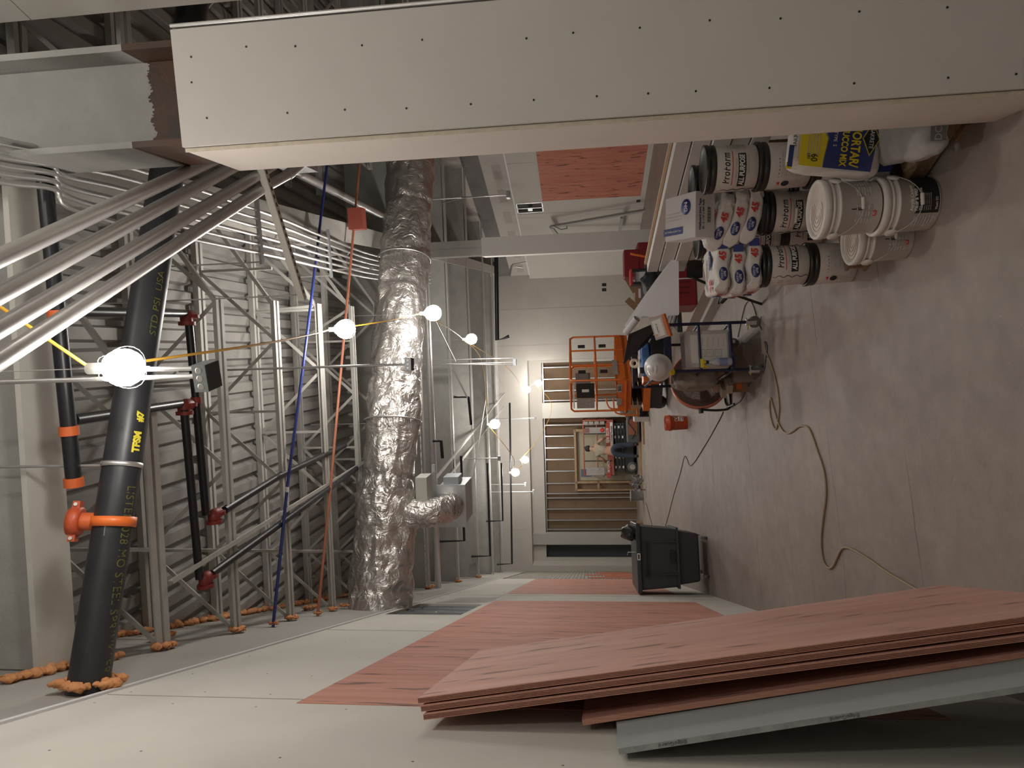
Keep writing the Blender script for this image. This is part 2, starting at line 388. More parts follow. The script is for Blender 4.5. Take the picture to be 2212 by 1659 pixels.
struct(MB().bx((XL - .12, 15.75, 0), (XL - .01, 22.8, 3.66)), 'wall_left_brick', BRICK)
for (y, z, hh) in ((16.6, .15, 1.55), (17.6, .1, 1.2), (18.6, .3, 1.5), (19.8, .1, 1.3), (21.0, .5, 1.0)):
    o = MB().bx((XL - .012, y, z), (XL + .004, y + .45, z + hh)).obj('red_backer_strip', mat('red backer', (.55, .17, .10), .8))
    tag(o, f'red backer strip between grey bricks far down the left wall, {ORD[[16.6, 17.6, 18.6, 19.8, 21.0].index(y)]} nearest', 'backer board', 'red strips in the far brick wall')

# right wall and its upper band
HR = (13.9, 15.2, 2.62, 3.26)
mb = MB().use(DWF)
panels(mb, lambda u, v, w: (XR + w, u, v), [-1, 20.5], [0, 3.36], [(15.42, 15.98, 2.62, 3.32), (8.2, 9.25, 2.66, 3.34)], .15)
mb.use(mat('board seam', (.3, .3, .3)))
for y in (11.0, 13.6, 16.2, 18.4): mb.beam((XR - .0005, y, 2.7), (XR - .0005, y, 3.34), .002, .006, (1, 0, 0))
for z in (.06, 2.66): mb.beam((XR - .0005, 9, z), (XR - .0005, 18, z), .002, .006, (1, 0, 0))
for y in (16.0, 17.4): mb.beam((XR - .0005, y, .0), (XR - .0005, y, 3.3), .002, .006, (1, 0, 0))
struct(mb, 'wall_right')
mb = MB().use(MUD); mb.bx((XR + .12, -1, 3.36), (XR + .27, 20.5, 5.2))
mb.use(mat('dried mud patch', (.40, .36, .33), .9))
y = 8.2
while y < 19.5:
    mb.bx((XR + .117, y, 3.52), (XR + .12, y + .62, 3.74)); y += 1.12
mb.use(mat('grey overspray band', (.20, .195, .185), .95, n=.35, ns=1.5)); mb.bx((XR + .116, -1, 3.98), (XR + .121, 20.5, 4.42))
struct(mb, 'wall_right_upper')
struct(MB().bx((XR - .012, -1, 3.34), (XR + .15, 20.0, 3.37)), 'trim_2', WHT)
# near right wall (its free end shows in the photo's top left corner)
mb = MB().use(mat('near wall drywall', (.66, .63, .58), .85, n=.05, ns=3)); mb.bx((2.60, -3, 0), (2.75, 2.49, 4.9)).use(mat('board seam', (.3, .3, .3)))
mb.beam((2.5995, -3, 4.41), (2.5995, 2.49, 4.41), .003, .006, (1, 0, 0))
struct(mb, 'wall_right_near')
struct(MB().bx((XL - .2, -3.1, 0), (XR + .3, -2.95, 5.3)), 'wall_back', DW)
struct(MB().bx((2.75, -1.1, 0), (XR + .3, -.95, 5.3)), 'wall_back_side', DW)

# far wall with its wide recessed opening; s runs to the left along the wall, d goes deeper
FO = Vector((8.8, 20.3, 0))
def fw(s, z, d=0): return FO - EF * s + GF * d + UP * z
def fbox(mb, s0, s1, z0, z1, d0, d1):
    vs = [fw(s, z, d) for d in (d0, d1) for (s, z) in ((s0, z0), (s1, z0), (s1, z1), (s0, z1))]
    return mb.add(vs, [(0, 1, 2, 3), (7, 6, 5, 4), (0, 4, 5, 1), (1, 5, 6, 2), (2, 6, 7, 3), (3, 7, 4, 0)])
S0, S1, ZH, ZI, ZT = 2.70, 9.50, 3.53, 3.10, 4.52
mb = MB().use(DWF)
fbox(mb, -.3, S0, 0, 5.2, 0, .12); fbox(mb, S0, S1, ZH, 5.2, 0, .12); fbox(mb, S1, 10.2, 0, 5.2, 0, .12)
fbox(mb, S0 - .02, S0, 0, ZH, .1, .62); fbox(mb, S0, S1, ZH, ZH + .02, .1, .62); fbox(mb, S1, S1 + .02, 0, ZH, .1, .62)
fbox(mb, S0, S1, ZI, ZH, .60, .72); fbox(mb, S0, S0 + .08, 0, ZI, .60, .72); fbox(mb, 9.40, S1, 0, ZI, .60, .72)
mb.use(mat('board seam', (.3, .3, .3)))
for (a, z0, b_, z1) in ((1.0, 0, 1.0, 4.5), (2.2, 0, 2.2, 4.5), (-.2, 3.1, 2.7, 3.1), (4.4, ZH, 4.4, 4.5), (6.8, ZH, 6.8, 4.5), (8.3, ZH, 8.3, 4.5)):
    mb.beam(fw(a, z0, -.0005), fw(b_, z1, -.0005), .002, .008, GF)
struct(mb, 'wall_far')
mb = MB(); fbox(mb, 4.14, 4.66, 0, ZI, .45, .75); struct(mb, 'wall_far_pier', DW)
mb = MB(); fbox(mb, 8.55, 8.92, 0, ZH, .45, .75); struct(mb, 'wall_far_pier_left', DWG)
mb = MB(); fbox(mb, S0, 8.6, 0, ZH, 1.08, 1.12); struct(mb, 'wall_far_sheathing', BRN)
mb = MB(); fbox(mb, 8.6, S1, 0, ZH, 1.08, 1.12); struct(mb, 'wall_far_panel', mat('dark blue grey panel', (.08, .09, .095), .7))
mb = MB(); fbox(mb, -.3, 10.2, ZT, ZT + .06, -.05, 0); struct(mb, 'trim_3', WHT)
studs = [2.92, 3.32, 3.72, 4.06, 4.9, 5.28, 5.68, 6.08, 6.48, 6.9, 7.25, 7.40, 7.78, 8.16, 8.48]
for i, s_ in enumerate(studs):
    z0 = 2.02 if 5.1 < s_ < 6.95 else 0
    mb = MB(); fbox(mb, s_, s_ + .035, z0, ZI - .02, .86, .865); fbox(mb, s_, s_ + .004, z0, ZI - .02, .86, .95); fbox(mb, s_, s_ + .035, z0, ZI - .02, .945, .95)
    o = mb.obj('wall_stud', STUD); tag(o, f'thin galvanised stud before the brown far wall sheathing, {ORD[i]} from the right', 'stud', 'metal studs in the far openings')
mb = MB(); fbox(mb, S0, 8.55, ZI - .05, ZI, .84, .97); tag(mb.obj('stud_track', STUD), 'galvanised top track over the far wall studs', 'track')
# wood framed pass-through in the far stud wall
ow = thing('framed_opening', 'beige board in a rough wood frame set into the far stud wall', 'opening frame')
mb = MB(); fbox(mb, 5.15, 6.85, .02, 1.98, 1.0, 1.03); mb.obj('board', mat('beige liner', (.40, .36, .26), .8), ow)
WOOD = mat('raw lumber', (.46, .31, .18), .8, n=.3, ns=12)
for a in ((5.07, 5.15, 0, 2.05), (6.85, 6.92, 0, 2.05), (7.12, 7.18, 0, 2.05), (5.07, 7.18, 2.0, 2.07), (6.85, 7.15, 1.25, 1.31)):
    mb = MB(); fbox(mb, *a, .80, .90); mb.obj('wood_member', WOOD, ow)

# roof deck
P0 = Vector((XL - 3, -4, 0)); mb = MB()
prof = []; u = -14.0
while u < 14: prof += [(u, 0), (u + .085, 0), (u + .105, .045), (u + .145, .045)]; u += .165
vs = []; org = Vector((3.6, 0, 5.06))
for (u, dz) in prof:
    for t in (-9, 32): vs.append(org + E17 * u + G17 * t + UP * dz)
n = len(prof)
mb.add(vs, [(2 * i, 2 * i + 1, 2 * i + 3, 2 * i + 2) for i in range(n - 1)])
struct(mb, 'ceiling', DECK)
struct(MB().bx((XL - 5, -8, 5.14), (XR + 10, 34, 5.2)), 'ceiling_slab', DARK)

# ================================================================ STRUCTURE STEEL (things)
ZB = 4.33
def joist(label, P, Lb, Lt, cw=.036, heavy=1.0, back=0.0):
    t = thing('bar_joist', label, 'joist', 'open web steel joists under the roof deck')
    P = Vector(P); E = E17; G = G17; B = lambda u, z, d=0: Vector((P.x, P.y, 0)) + E * u + G * d + UP * z
    g = cw * .5 + .014
    mb = MB()
    for d in (-g, g):
        mb.beam(B(back, ZB, d), B(Lb, ZB, d), cw, .007)
        mb.beam(B(back, ZB + .022, d - math.copysign(cw / 2 - .003, d)), B(Lb, ZB + .022, d - math.copysign(cw / 2 - .003, d)), .006, .045)
    mb.obj('bottom_chord', STEELP, t)
    mb = MB()
    for d in (-g, g): mb.beam(B(-.3, 5.03, d), B(Lt, 5.03, d), cw, .05)
    mb.obj('top_chord', STEELP, t)
    u = .0; k = 0; st = .62 * heavy
    while u < Lt - .1:
        z0, z1 = (ZB + .02, 5.02) if k % 2 == 0 else (5.02, ZB + .02)
        v = min(u + st, Lt)
        if not (k % 2 == 1 and v > Lb + .05) or True:
            if k % 2 == 1 and v > Lb: v = Lb - .02 if u < Lb else v
            if u > Lb: break
            MB().beam(B(u, z0), B(v, z1), .030, .005, GF).beam(B(u, z0, .012), B(v, z1, .012), .005, .028, GF).obj('web_member', STEELP, t)
        if k % 2 == 0 and v < Lt: MB().beam(B(v, ZB + .02), B(v, 5.02), .022, .022, GF).obj('web_member', STEELP, t)
        u = v; k += 1
    if Lt > Lb: MB().beam(B(Lb - .03, ZB + .03), B(Lt, 5.0), .03, .03, GF).obj('web_member', STEELP, t)
    return t
jn = ['nearest to the black sprinkler main', 'second from the thick black pipe', 'third, before the blue pipe', 'fourth, behind the rust red pipe', 'fifth, just before the foil duct', 'sixth, above the foil duct']
for i, (y, Lb, hv, cw) in enumerate([(4.12, 1.55, 1.0, .05), (5.02, 2.50, 1, .036), (5.97, 2.82, 1, .036), (6.98, 3.16, 1, .036), (8.0, 3.5, 1, .036), (8.98, 3.9, 1, .036)]):
    joist(f'grey bar joist running from the left wall, {jn[i]}', (XL, y, 0), Lb, Lb + .9, cw, hv)
    # the bay beyond the girder, to the right wall
    Pg = Vector((XL, y, 0)) + E17 * (Lb + 1.7)
    L2 = (XR - Pg.x) / E17.x
    joist(f'dim bar joist in the bay right of the girder, {["nearest", "second", "third", "fourth", "fifth", "sixth"][i]} from the boxed column', Pg, L2, L2)
for i, y in enumerate((10.0, 11.35, 14.0, 16.6, 19.2, 21.2)):
    t = thing('roof_joist', f'deep grey sprayed roof beam beyond the foil duct, number {["one", "two", "three", "four", "five", "six"][i]} counting away', 'beam', 'solid roof beams beyond the duct')
    a = Vector((XL, y, 0)); L_ = min(12.0, (XR - XL) / E17.x)
    MB().beam(a + UP * 4.72, a + E17 * L_ + UP * 4.72, .02, .62).obj('web', STEELG, t)
    MB().beam(a + UP * 4.36, a + E17 * L_ + UP * 4.36, .12, .03).obj('bottom_flange', STEELP, t)
# near white beam over the thick pipe
t = thing('steel_girder', 'wide white painted beam overhead nearest the camera, left end foamed into the wall', 'beam')
a, b_ = Vector((XL, 3.35, 0)), Vector((1.95, 2.58, 0))
MB().beam(a + UP * 4.41, b_ + UP * 4.41, .24, .03).obj('bottom_flange', mat('white beam paint', (.60, .585, .54), .8, n=.08, ns=4), t)
MB().beam(a + UP * 4.75, b_ + UP * 4.75, .03, .66).obj('web', STEELG, t)
# girders on the column line
C1 = Vector((1.80, 2.42, 0)); C2 = Vector((4.96, 10.03, 0))
for (p, q, lb) in ((C1, C2, 'white girder running between the two boxed columns above the conduits'), (C2 + G22 * .1, C2 + G22 * 10.2, 'pale girder running from the second column to the far wall')):
    t = thing('girder', lb, 'girder')
    MB().beam(p + UP * 4.58, q + UP * 4.58, .03, .40).obj('web', STEELP, t)
    MB().beam(p + UP * 4.37, q + UP * 4.37, .22, .022).obj('bottom_flange', STEELP, t)
    MB().beam(p + UP * 4.79, q + UP * 4.79, .22, .022).obj('top_flange', STEELP, t)
# foreground steel column and its drywall box
Q0 = Vector((1.57, 2.17, 0)); MC = frame(Q0, E22, G22)            # local x along the front, y deeper
t = thing('steel_column', 'steel column above the drywall box, grey paint over rusty bare steel', 'column')
def ish(mb, z0, z1):
    mb.bx((.02, .03, z0), (.045, .41, z1)).bx((.395, .03, z0), (.42, .41, z1)).bx((.04, .17, z0), (.40, .195, z1)); return mb
ish(MB(MC), 3.0, 3.50).obj('bare_shaft', RUST, t, label='dark rusty bare steel shaft')
ish(MB(MC), 3.50, 5.05).obj('painted_shaft', mat('shade darkened column paint', (.35, .345, .325), .9, n=.15, ns=5, bump=.2, bs=80), t, label='grey painted upper shaft')  # grey paint, its colour darkened for the shade between the flanges
mb = MB(MC)
for k in range(70): mb.bx((.046 + k * .00496, .1685, 3.478 + random.random() * .014 + .008 * math.sin(k * .35)), (.046 + (k + 1) * .00496, .171, 3.505))
mb.obj('paint_edge', MATS['shade darkened column paint'], t)
t = thing('column_box', 'tall grey drywall box around the foreground column, rows of dark screws', 'column casing')
ZC = 3.26
MB(MC).bx((0, -.012, 0), (.44, .004, ZC)).obj('front_board', DWP, t)
mb = MB(MC).use(mat('side board', (.66, .60, .55), .85, n=.05, ns=3)).bx((-.016, .010, 0), (0, .42, ZC - .01)).use(CORE).bx((-.0165, .0075, 0), (-.001, .0125, ZC)); mb.obj('side_board', None, t)
MB(MC).bx((.44, .006, 0), (.456, .42, ZC)).obj('side_board', DWG, t)
MB(MC).bx((0, .42, 0), (.44, .436, ZC)).obj('back_board', DWG, t)
MB(MC).tube([(.455, -.006, 0), (.455, -.006, ZC)], .008, 8).obj('corner_bead', EMT, t)
SCR = mat('dark screw head', (.01, .01, .01), .5)
px = [(532, 101), (638, 100), (782, 98), (912, 86), (1137, 83), (1238, 71), (1382, 60), (1533, 44), (1686, 40), (1856, 25), (2046, 16), (447, 255), (621, 244), (745, 237), (878, 234), (1017, 225), (1153, 216), (1289, 208), (1400, 202), (1503, 197), (1662, 190), (1845, 180), (2048, 168), (2195, 160), (413, 123), (414, 178)]
for p in px:
    q = MC.inverted() @ onpl(p[0], p[1], Q0 - G22 * .012, G22)
    MB(MC).cyl((q.x, -.0135, q.z), (q.x, -.011, q.z), .0042, 8).obj('screw', SCR, t)
mb = MB(MC).bx((0, -.0125, 0), (.001, -.012, ZC)); 
# second column
t = thing('boxed_column', 'slender white boxed column standing in the middle distance by the right wall', 'column')
MC2 = frame(C2 - E22 * .17 - G22 * .2, E22, G22)
MB(MC2).bx((0, 0, 0), (.30, .40, 3.30)).obj('casing', mat('column casing white', (.64, .62, .58), .85), t)
MB(MC2).bx((.02, .03, 3.3), (.27, .05, 5.05)).bx((.02, .33, 3.3), (.27, .35, 5.05)).bx((.14, .03, 3.3), (.155, .35, 5.05)).obj('steel_shaft', STEELG, t)

# ================================================================ PLYWOOD ON THE WALLS
def sheet_on(name, M, mt, label, cat, group): return tag(MB().add(*M).obj(name, mt), label, cat, group)
ys = [2.71, 3.93, 5.13, 6.34, 7.55, 8.52]
nm = ['nearest', 'second', 'third', 'fourth', 'farthest, cut narrow']
for i in range(5):
    o = MB().bx((XL - .012, ys[i] + .002, .44), (XL + .003, ys[i + 1] - .002, 2.85)).obj('plywood_sheet', PLYR)
    tag(o, f'red fire treated plywood panel screwed flush to the left wall, {nm[i]} of five', 'plywood panel', 'red plywood on the left wall')
ys = [9.98, 11.2, 12.4, 13.6, 14.8, 15.7]
for i in range(5):
    o = MB().bx((XL - .012, ys[i] + .002, .46), (XL + .003, ys[i + 1] - .002, 2.88)).obj('plywood_sheet', PLYR)
    tag(o, f'red plywood panel on the far part of the left wall, {nm[i]} of five', 'plywood panel', 'red plywood farther along the left wall')
ys = [7.6, 8.82, 10.04, 11.26, 12.9, 14.12, 15.38]
for i in range(6):
    o = MB().bx((XR - .003, ys[i] + .002, .12), (XR + .01, ys[i + 1] - .002, 2.62)).obj('plywood_sheet', plywood('red plywood right', (.50, .19, .125), (.40, .125, .08), (.10, .03, .02), seed=9))
    tag(o, f'red plywood panel on the right wall, {["first behind the boxed column", "second behind the boxed column", "third, mostly hidden by the column", "fourth", "fifth", "last toward the far end"][i]}', 'plywood panel', 'red plywood on the right wall')
for j, (y0, y1, z0, z1) in enumerate(((15.42, 15.98, 2.62, 3.32), (8.2, 9.25, 2.66, 3.34))):
    t = thing('stud_bay', ['small open stud bay above the red plywood on the right wall', 'open stud bay with galvanised framing behind the top of the boxed column'][j], 'stud bay')
    MB().bx((XR + .10, y0, z0), (XR + .12, y1, z1)).obj('back_board', mat('shaft dark', (.10, .10, .09), .8), t)
    for y in (y0 + .02, (y0 + y1) / 2, y1 - .05): MB().bx((XR + .005, y, z0), (XR + .05, y + .03, z1)).obj('stud', STUD, t)
    MB().bx((XR + .005, y0, z0), (XR + .03, y1, z0 + .03)).bx((XR + .005, y0, z1 - .03), (XR + .03, y1, z1)).obj('track', STUD, t)
    MB().bx((XR + .01, y0 + .3, (z0 + z1) / 2 - .06), (XR + .04, y0 + .45, (z0 + z1) / 2 + .06)).obj('junction_box', STUD, t)

# leaning sheets at the lower left corner of the place (bottom of the photo)
def leaning(name, y0, y1, xt, zt, xb, th, mf, me_, label, cat, group=None, lean2=0, zb=0.0):
    d = Vector((xt - xb, 0, zt - zb)); L_ = d.length; u = d.normalized(); n = Vector((u.z, 0, -u.x))   # n points into the room
    mb = MB().use(mf)
    A = [Vector((xb, y0, zb)), Vector((xb + lean2, y1, zb)), Vector((xt + lean2, y1, zt - .03)), Vector((xt, y0, zt))]
    Bk = [p - n * th for p in A]
    mb.add(A + Bk, [(0, 1, 2, 3), (7, 6, 5, 4)])
    mb.use(me_).add(A + Bk, [(0, 3, 7, 4), (1, 5, 6, 2), (3, 2, 6, 7), (0, 4, 5, 1)])
    return tag(mb.obj(name), label, cat, group)
g = 'red plywood sheets leaning on the left wall'
# edge with visible plies
def ply_edge():
    M = mat('plywood plies', (.34, .12, .075), .85); nt = M.node_tree; b = nt.nodes['Principled BSDF']
    return M
for i, (xt, zt, xb, y0, lb) in enumerate([(-.478, 2.290, -.150, 2.40, 'frontmost red plywood sheet leaning on the left wall, broad face in view'),
                                 (-.500, 2.275, -.172, 2.385, 'second red plywood sheet in the leaning stack, only its edge showing'),
                                 (-.522, 2.262, -.200, 2.37, 'third red plywood sheet in the leaning stack, behind the two front ones')]):
    o = leaning('plywood_sheet', y0, y0 + 1.16, xt, zt, xb, .018, PLYR2, PLYE, lb, 'plywood sheet', g)
    # dark glue lines along the near edge
    dd = Vector((xt - xb, 0, zt)); nn = Vector((dd.normalized().z, 0, -dd.normalized().x)); mb = MB()
    for q in (.0045, .009, .0135): mb.beam(Vector((xb, y0 - .0004, 0)) - nn * q, Vector((xt, y0 - .0004, zt)) - nn * q, .0012, .0016, (1, 0, 0))
    mb.obj('glue_line', mat('glue line', (.12, .035, .025), .8), o)
leaning('plywood_sheet', 2.40, 3.5, -.532, 1.735, -.245, .018, PLYR2, PLYE, 'shorter dark red plywood sheet leaning behind the front stack', 'plywood sheet', g)
o = leaning('gypsum_board', 2.10, 3.3, -.538, 1.63, -.262, .016, MDG, MDE, 'blue grey moisture board leaning lowest against the left wall', 'gypsum board')

dd = (Vector((-.538, 0, 1.63)) - Vector((-.262, 0, 0))).normalized()
text('EdgeGuard', frame(Vector((-.262, 2.0992, 0)) + dd * 1.02 - Vector((dd.z, 0, -dd.x)) * .008, dd, Vector((-dd.z, 0, dd.x))), .014, mat('edge print', (.14, .16, .17), .8), o, xs=1.3)
text('EdgeGuard', frame(Vector((-.262, 2.0992, 0)) + dd * 1.50 - Vector((dd.z, 0, -dd.x)) * .008, dd, Vector((-dd.z, 0, dd.x))), .014, mat('edge print', (.14, .16, .17), .8), o, xs=1.3)

# ================================================================ OVERHEAD SERVICES
def foam(p, r, n=9, spread=(1, 1, .5), axis=None, name='foam_collar', label=None, group='orange fire foam collars', k=.42, cat='fire foam'):
    mb = MB(); p = Vector(p)
    for i in range(n * 3):
        a = 2 * math.pi * i / (n * 3) + random.uniform(-.2, .2); rr = r * random.uniform(.72, 1.12)
        q = p + Vector((random.uniform(0, .02), math.cos(a) * rr * spread[0], math.sin(a) * rr * spread[1]))
        mb.ball(q, r * k * random.uniform(.35, .85), 8, (.8, 1.1, 1), jit=.9)
    return tag(mb.obj(name, ORF), label, cat, group)
def surf_text(s, size, fn, mt, parent, name='lettering', bold=0, xs=1.0, shear=0, sp=1, width=None):
    o = text(s, Matrix.Identity(4), size, mt, parent, name, bold=bold, shear=shear, sp=sp)
    if width: xs = width / (max(v.co.x for v in o.data.vertices) - min(v.co.x for v in o.data.vertices))
    for v in o.data.vertices: v.co = fn(v.co.x * xs, v.co.y, v.co.z)
    return o
# --- the thick black sprinkler main
PY, PZ, PR = 2.88, 3.86, .082
t = thing('sprinkler_main', 'thick black steel pipe crossing overhead with yellow stencil writing', 'pipe')
MB().cyl((XL - .1, PY - .01, PZ), (3.9, PY + .04, PZ), PR, 40).obj('pipe', mat('black pipe primer', (.030, .031, .036), .42, 0, n=.35, ns=7), t)
def onpipe(x0, th0, flip=1):
    def f(x, y, z):
        a = RAD(th0) - flip * y / PR; r = PR + .0008 + z
        return Vector((x0 + flip * x, PY - math.cos(a) * r, PZ - math.sin(a) * r))
    return f
YST = mat('yellow stencil', (.80, .68, .06), .6); DYS = mat('dull pipe stencil', (.12, .118, .03), .7)
surf_text('TFSM', .048, onpipe(.505, 72), YST, t, bold=.0026, width=.10)
surf_text('#7', .046, onpipe(.625, 72), YST, t, bold=.0024, width=.052)
surf_text('LISTED 028 MO STEEL SPRINKLER', .058, onpipe(-.10, 74, -1), DYS, t, width=.80, sp=1.1)
surf_text('STD PSI  USA', .050, onpipe(1.20, 74, 1), DYS, t, width=.34)
mb = MB()
def patch(mb, x0, x1, a0, a1):
    mb.grid(lambda u, v: (x0 + (x1 - x0) * u, PY - math.cos(RAD(a0 + (a1 - a0) * v)) * (PR + .0009), PZ - math.sin(RAD(a0 + (a1 - a0) * v)) * (PR + .0009)), 2, 6)
patch(mb, -.47, -.34, 42, 62); mb.obj('paper_sticker', mat('paper sticker', (.66, .64, .50), .8), t)
surf_text('STEEL PIPE  6 IN', .012, onpipe(-.405, 52, 1), SCR, t)
t2 = thing('mechanical_tee', 'bright orange outlet strap clamped round the thick black pipe', 'pipe fitting')
x0 = .14
MB().lathe([(PR + .002, -.022), (PR + .012, -.022), (PR + .012, .022), (PR + .002, .022), (PR + .002, -.022)], Matrix.Translation((x0, PY, PZ)) @ Matrix.Rotation(RAD(90), 4, 'Y'), 36, capb=False, capt=False).obj('strap', mat('orange strap', (.80, .17, .03), .4), t2)
mb = MB(); d = Vector((0, -.35, .93)).normalized(); c0 = Vector((x0, PY, PZ)); mb.cyl(c0 + d * .07, c0 + d * .15, .040, 18); mb.obj('outlet', ORC, t2)
Mx = frame(c0 + d * .155, Vector((1, 0, 0)), Vector((0, .93, .35)))
MB(Mx).lathe([(.05, -.025), (.062, -.025), (.066, 0), (.062, .025), (.05, .025)], None, 26).box((.072, 0, 0), (.035, .05, .03)).box((-.072, 0, 0), (.035, .05, .03)).obj('coupling', mat('red orange coupling', (.50, .085, .03), .45), t2)
mb = MB(Mx)
for sx in (-.075, .075): mb.cyl((sx, -.035, 0), (sx, .035, 0), .008, 10)
mb.cyl((.02, .02, .03), (.05, .06, .03), .009, 8); mb.obj('bolt', GALV, t2)
mb = MB(); mb.box((x0 - .03, PY - PR * .62, PZ - .02), (.07, .06, .01), None); mb.obj('dust_plate', STUD, t2)
t3 = thing('pipe_hanger', 'steel band hanger and rod holding the thick black pipe', 'hanger')
MB().lathe([(PR + .001, -.011), (PR + .006, -.011), (PR + .006, .011), (PR + .001, .011)], Matrix.Translation((.40, PY, PZ)) @ Matrix.Rotation(RAD(90), 4, 'Y'), 32, capb=False, capt=False).obj('band', EMT, t3)
MB().cyl((.40, PY, PZ + PR), (.40, PY, 5.0), .007, 8).obj('rod', EMT, t3)
foam((XL + .02, PY, PZ), .105, 16, (1, 1), label='large lumpy orange foam collar where the thick black pipe enters the wall', k=.36)
# --- smaller black main and branch lines
def pipe_thing(name, pts, r, mt, label, cat='pipe', group=None, bands=(), bandm=None, k=0, n=14):
    P = smooth_path(pts, 6) if k else [Vector(p) for p in pts]
    if not bands: return tag(MB().tube(P, r, n).obj(name, mt), label, cat, group)
    t = thing(name, label, cat, group); MB().tube(P, r, n).obj('pipe', mt, t)
    for b in bands:
        b = Vector(b[0]); dd = Vector(P[-1] - P[0]).normalized()
        MB().cyl(b - dd * .022, b + dd * .022, r * 1.25, 18).obj('coupling', bandm or ORC, t)
    return t
a, b_ = at(88, 300, 4.10), at(160, 1045, 4.10); ln_ = b_ - a
pipe_thing('sprinkler_pipe', [a, b_], .034, BLK, 'black sprinkler line running beside the near white beam, orange couplings', bands=[(a + ln_ * .50,), (a + ln_ * .84,), (a + ln_ * .995,)])
pipe_thing('sprinkler_pipe', [at(120, 672, 4.14), at(398, 677, 4.36)], .026, BLK, 'black branch pipe linking the near line to a red elbow, upper one', group=None)
pipe_thing('sprinkler_pipe', [at(160, 907, 4.12), at(392, 872, 4.36)], .026, BLK, 'black branch pipe linking the near line to a red elbow, lower one')
pipe_thing('sprinkler_pipe', [at(408, 695, 4.36), at(424, 870, 4.36), at(445, 1112, 4.36)], .027, BLK, 'black sprinkler branch between the joists with a red clamp midway', bands=[(at(424, 864, 4.36),)], bandm=REDC)
pipe_thing('sprinkler_pipe', [at(398, 885, 4.34), at(431, 1250, 4.34)], .027, BLK, 'black sprinkler branch ending near the left wall at a red elbow')
pipe_thing('sprinkler_pipe', [at(457, 1240, 4.30), at(770, 1012, 4.30)], .028, BLK, 'long black sprinkler line running away under the joists, nearer the wall')
pipe_thing('sprinkler_pipe', [at(485, 1102, 4.34), at(600, 1030, 4.34), at(745, 962, 4.34)], .028, BLK, 'long black sprinkler line running away under the joists, nearer the middle')
for i, (x, y, z) in enumerate(((403, 683, 4.36), (398, 876, 4.35), (443, 1250, 4.32), (462, 1112, 4.35))):
    p = at(x, y, z); mb = MB(); mb.tube(smooth_path([p + E17 * -.06, p, p + G17 * .06], 5), .040, 12)
    for q in (-.05, .05): mb.cyl(p + E17 * q * (1 if q < 0 else 0) + G17 * (q if q > 0 else 0) - E17 * .012, p + E17 * q * (1 if q < 0 else 0) + G17 * (q if q > 0 else 0) + E17 * .012, .055, 14)
    tag(mb.obj('pipe_elbow', REDC), ['red grooved elbow under the first joist, upper one', 'red grooved elbow beside the first joist, middle one', 'red grooved elbow closest to the left wall', 'red grooved elbow at the end of the clamped branch'][i], 'pipe elbow', 'red sprinkler elbows')
# --- blue and rust red lines
pipe_thing('blue_pipe', [(XL - .05, 5.45, 4.26), (.56, 5.51, 4.265), (1.87, 5.66, 4.27), (4.4, 5.86, 4.27)], .0135, BLUE, 'thin dark blue pipe crossing the room under the joists', bands=[((.53, 5.508, 4.265),), ((2.9, 5.745, 4.27),)], bandm=WHT)
foam((XL + .01, 5.45, 4.26), .035, 9, label='small orange foam collar at the end of the blue pipe')
pipe_thing('red_pipe', [(XL - .05, 6.42, 4.28), (.67, 6.53, 4.28), (2.38, 6.63, 4.28), (5.6, 6.82, 4.28)], .0135, COPR, 'thin rust red pipe crossing the room under the joists')
foam((XL + .01, 6.42, 4.28), .035, 9, label='small orange foam collar at the end of the rust red pipe')
p = at(775, 473, 4.22); M_ = frame(p, E22, G22)
tag(MB(M_).box((0, 0, .02), (.24, .14, .17)).obj('pull_box', mat('red painted box', (.30, .065, .045), .5)), 'square dark red junction box on the rust red pipe', 'junction box')
# --- foam at joist ends and along the deck
for i, y in enumerate((4.12, 5.02, 5.97, 6.98)):
    foam((XL + .01, y, ZB + .005), .075 if i == 0 else .06, 9, (1.3, .5), label=f'orange foam lump at the left end of bar joist {["one", "two", "three", "four"][i]}')
for i, y in enumerate((11.35, 11.85, 14.0, 16.6)):
    foam((XL + .01, y, 4.36), .08, 8, (1.2, .6), label=f'orange foam lump at the end of far roof beam {["one", "two", "three", "four"][i]}')
foam((XL + .01, 4.55, 4.62), .07, 9, (1.4, .5), label='orange foam lump at a joist brace end high on the left wall')
foam((XL + .01, 7.05, 4.62), .07, 9, (1.4, .5), label='second orange foam lump at a brace end high on the left wall')
mb = MB(); y = 3.7
while y < 10:
    mb.ball((XL + .01, y, 5.03 + random.uniform(-.03, .03)), random.uniform(.012, .042), 8, (.8, 1.2, 1), jit=.9); y += random.uniform(.02, .045)
tag(mb.obj('foam_bead', ORF), 'long lumpy bead of orange fire foam where the roof deck meets the left wall', 'fire foam')
mb = MB(); y = 3.0
while y < 3.75:
    mb.ball((XL + .01, y, 4.38 + random.uniform(-.02, .025)), random.uniform(.01, .036), 8, (.8, 1.2, 1), jit=.9); y += random.uniform(.014, .03)
tag(mb.obj('foam_bead', ORF), 'short orange foam bead under the left end of the near white beam', 'fire foam')
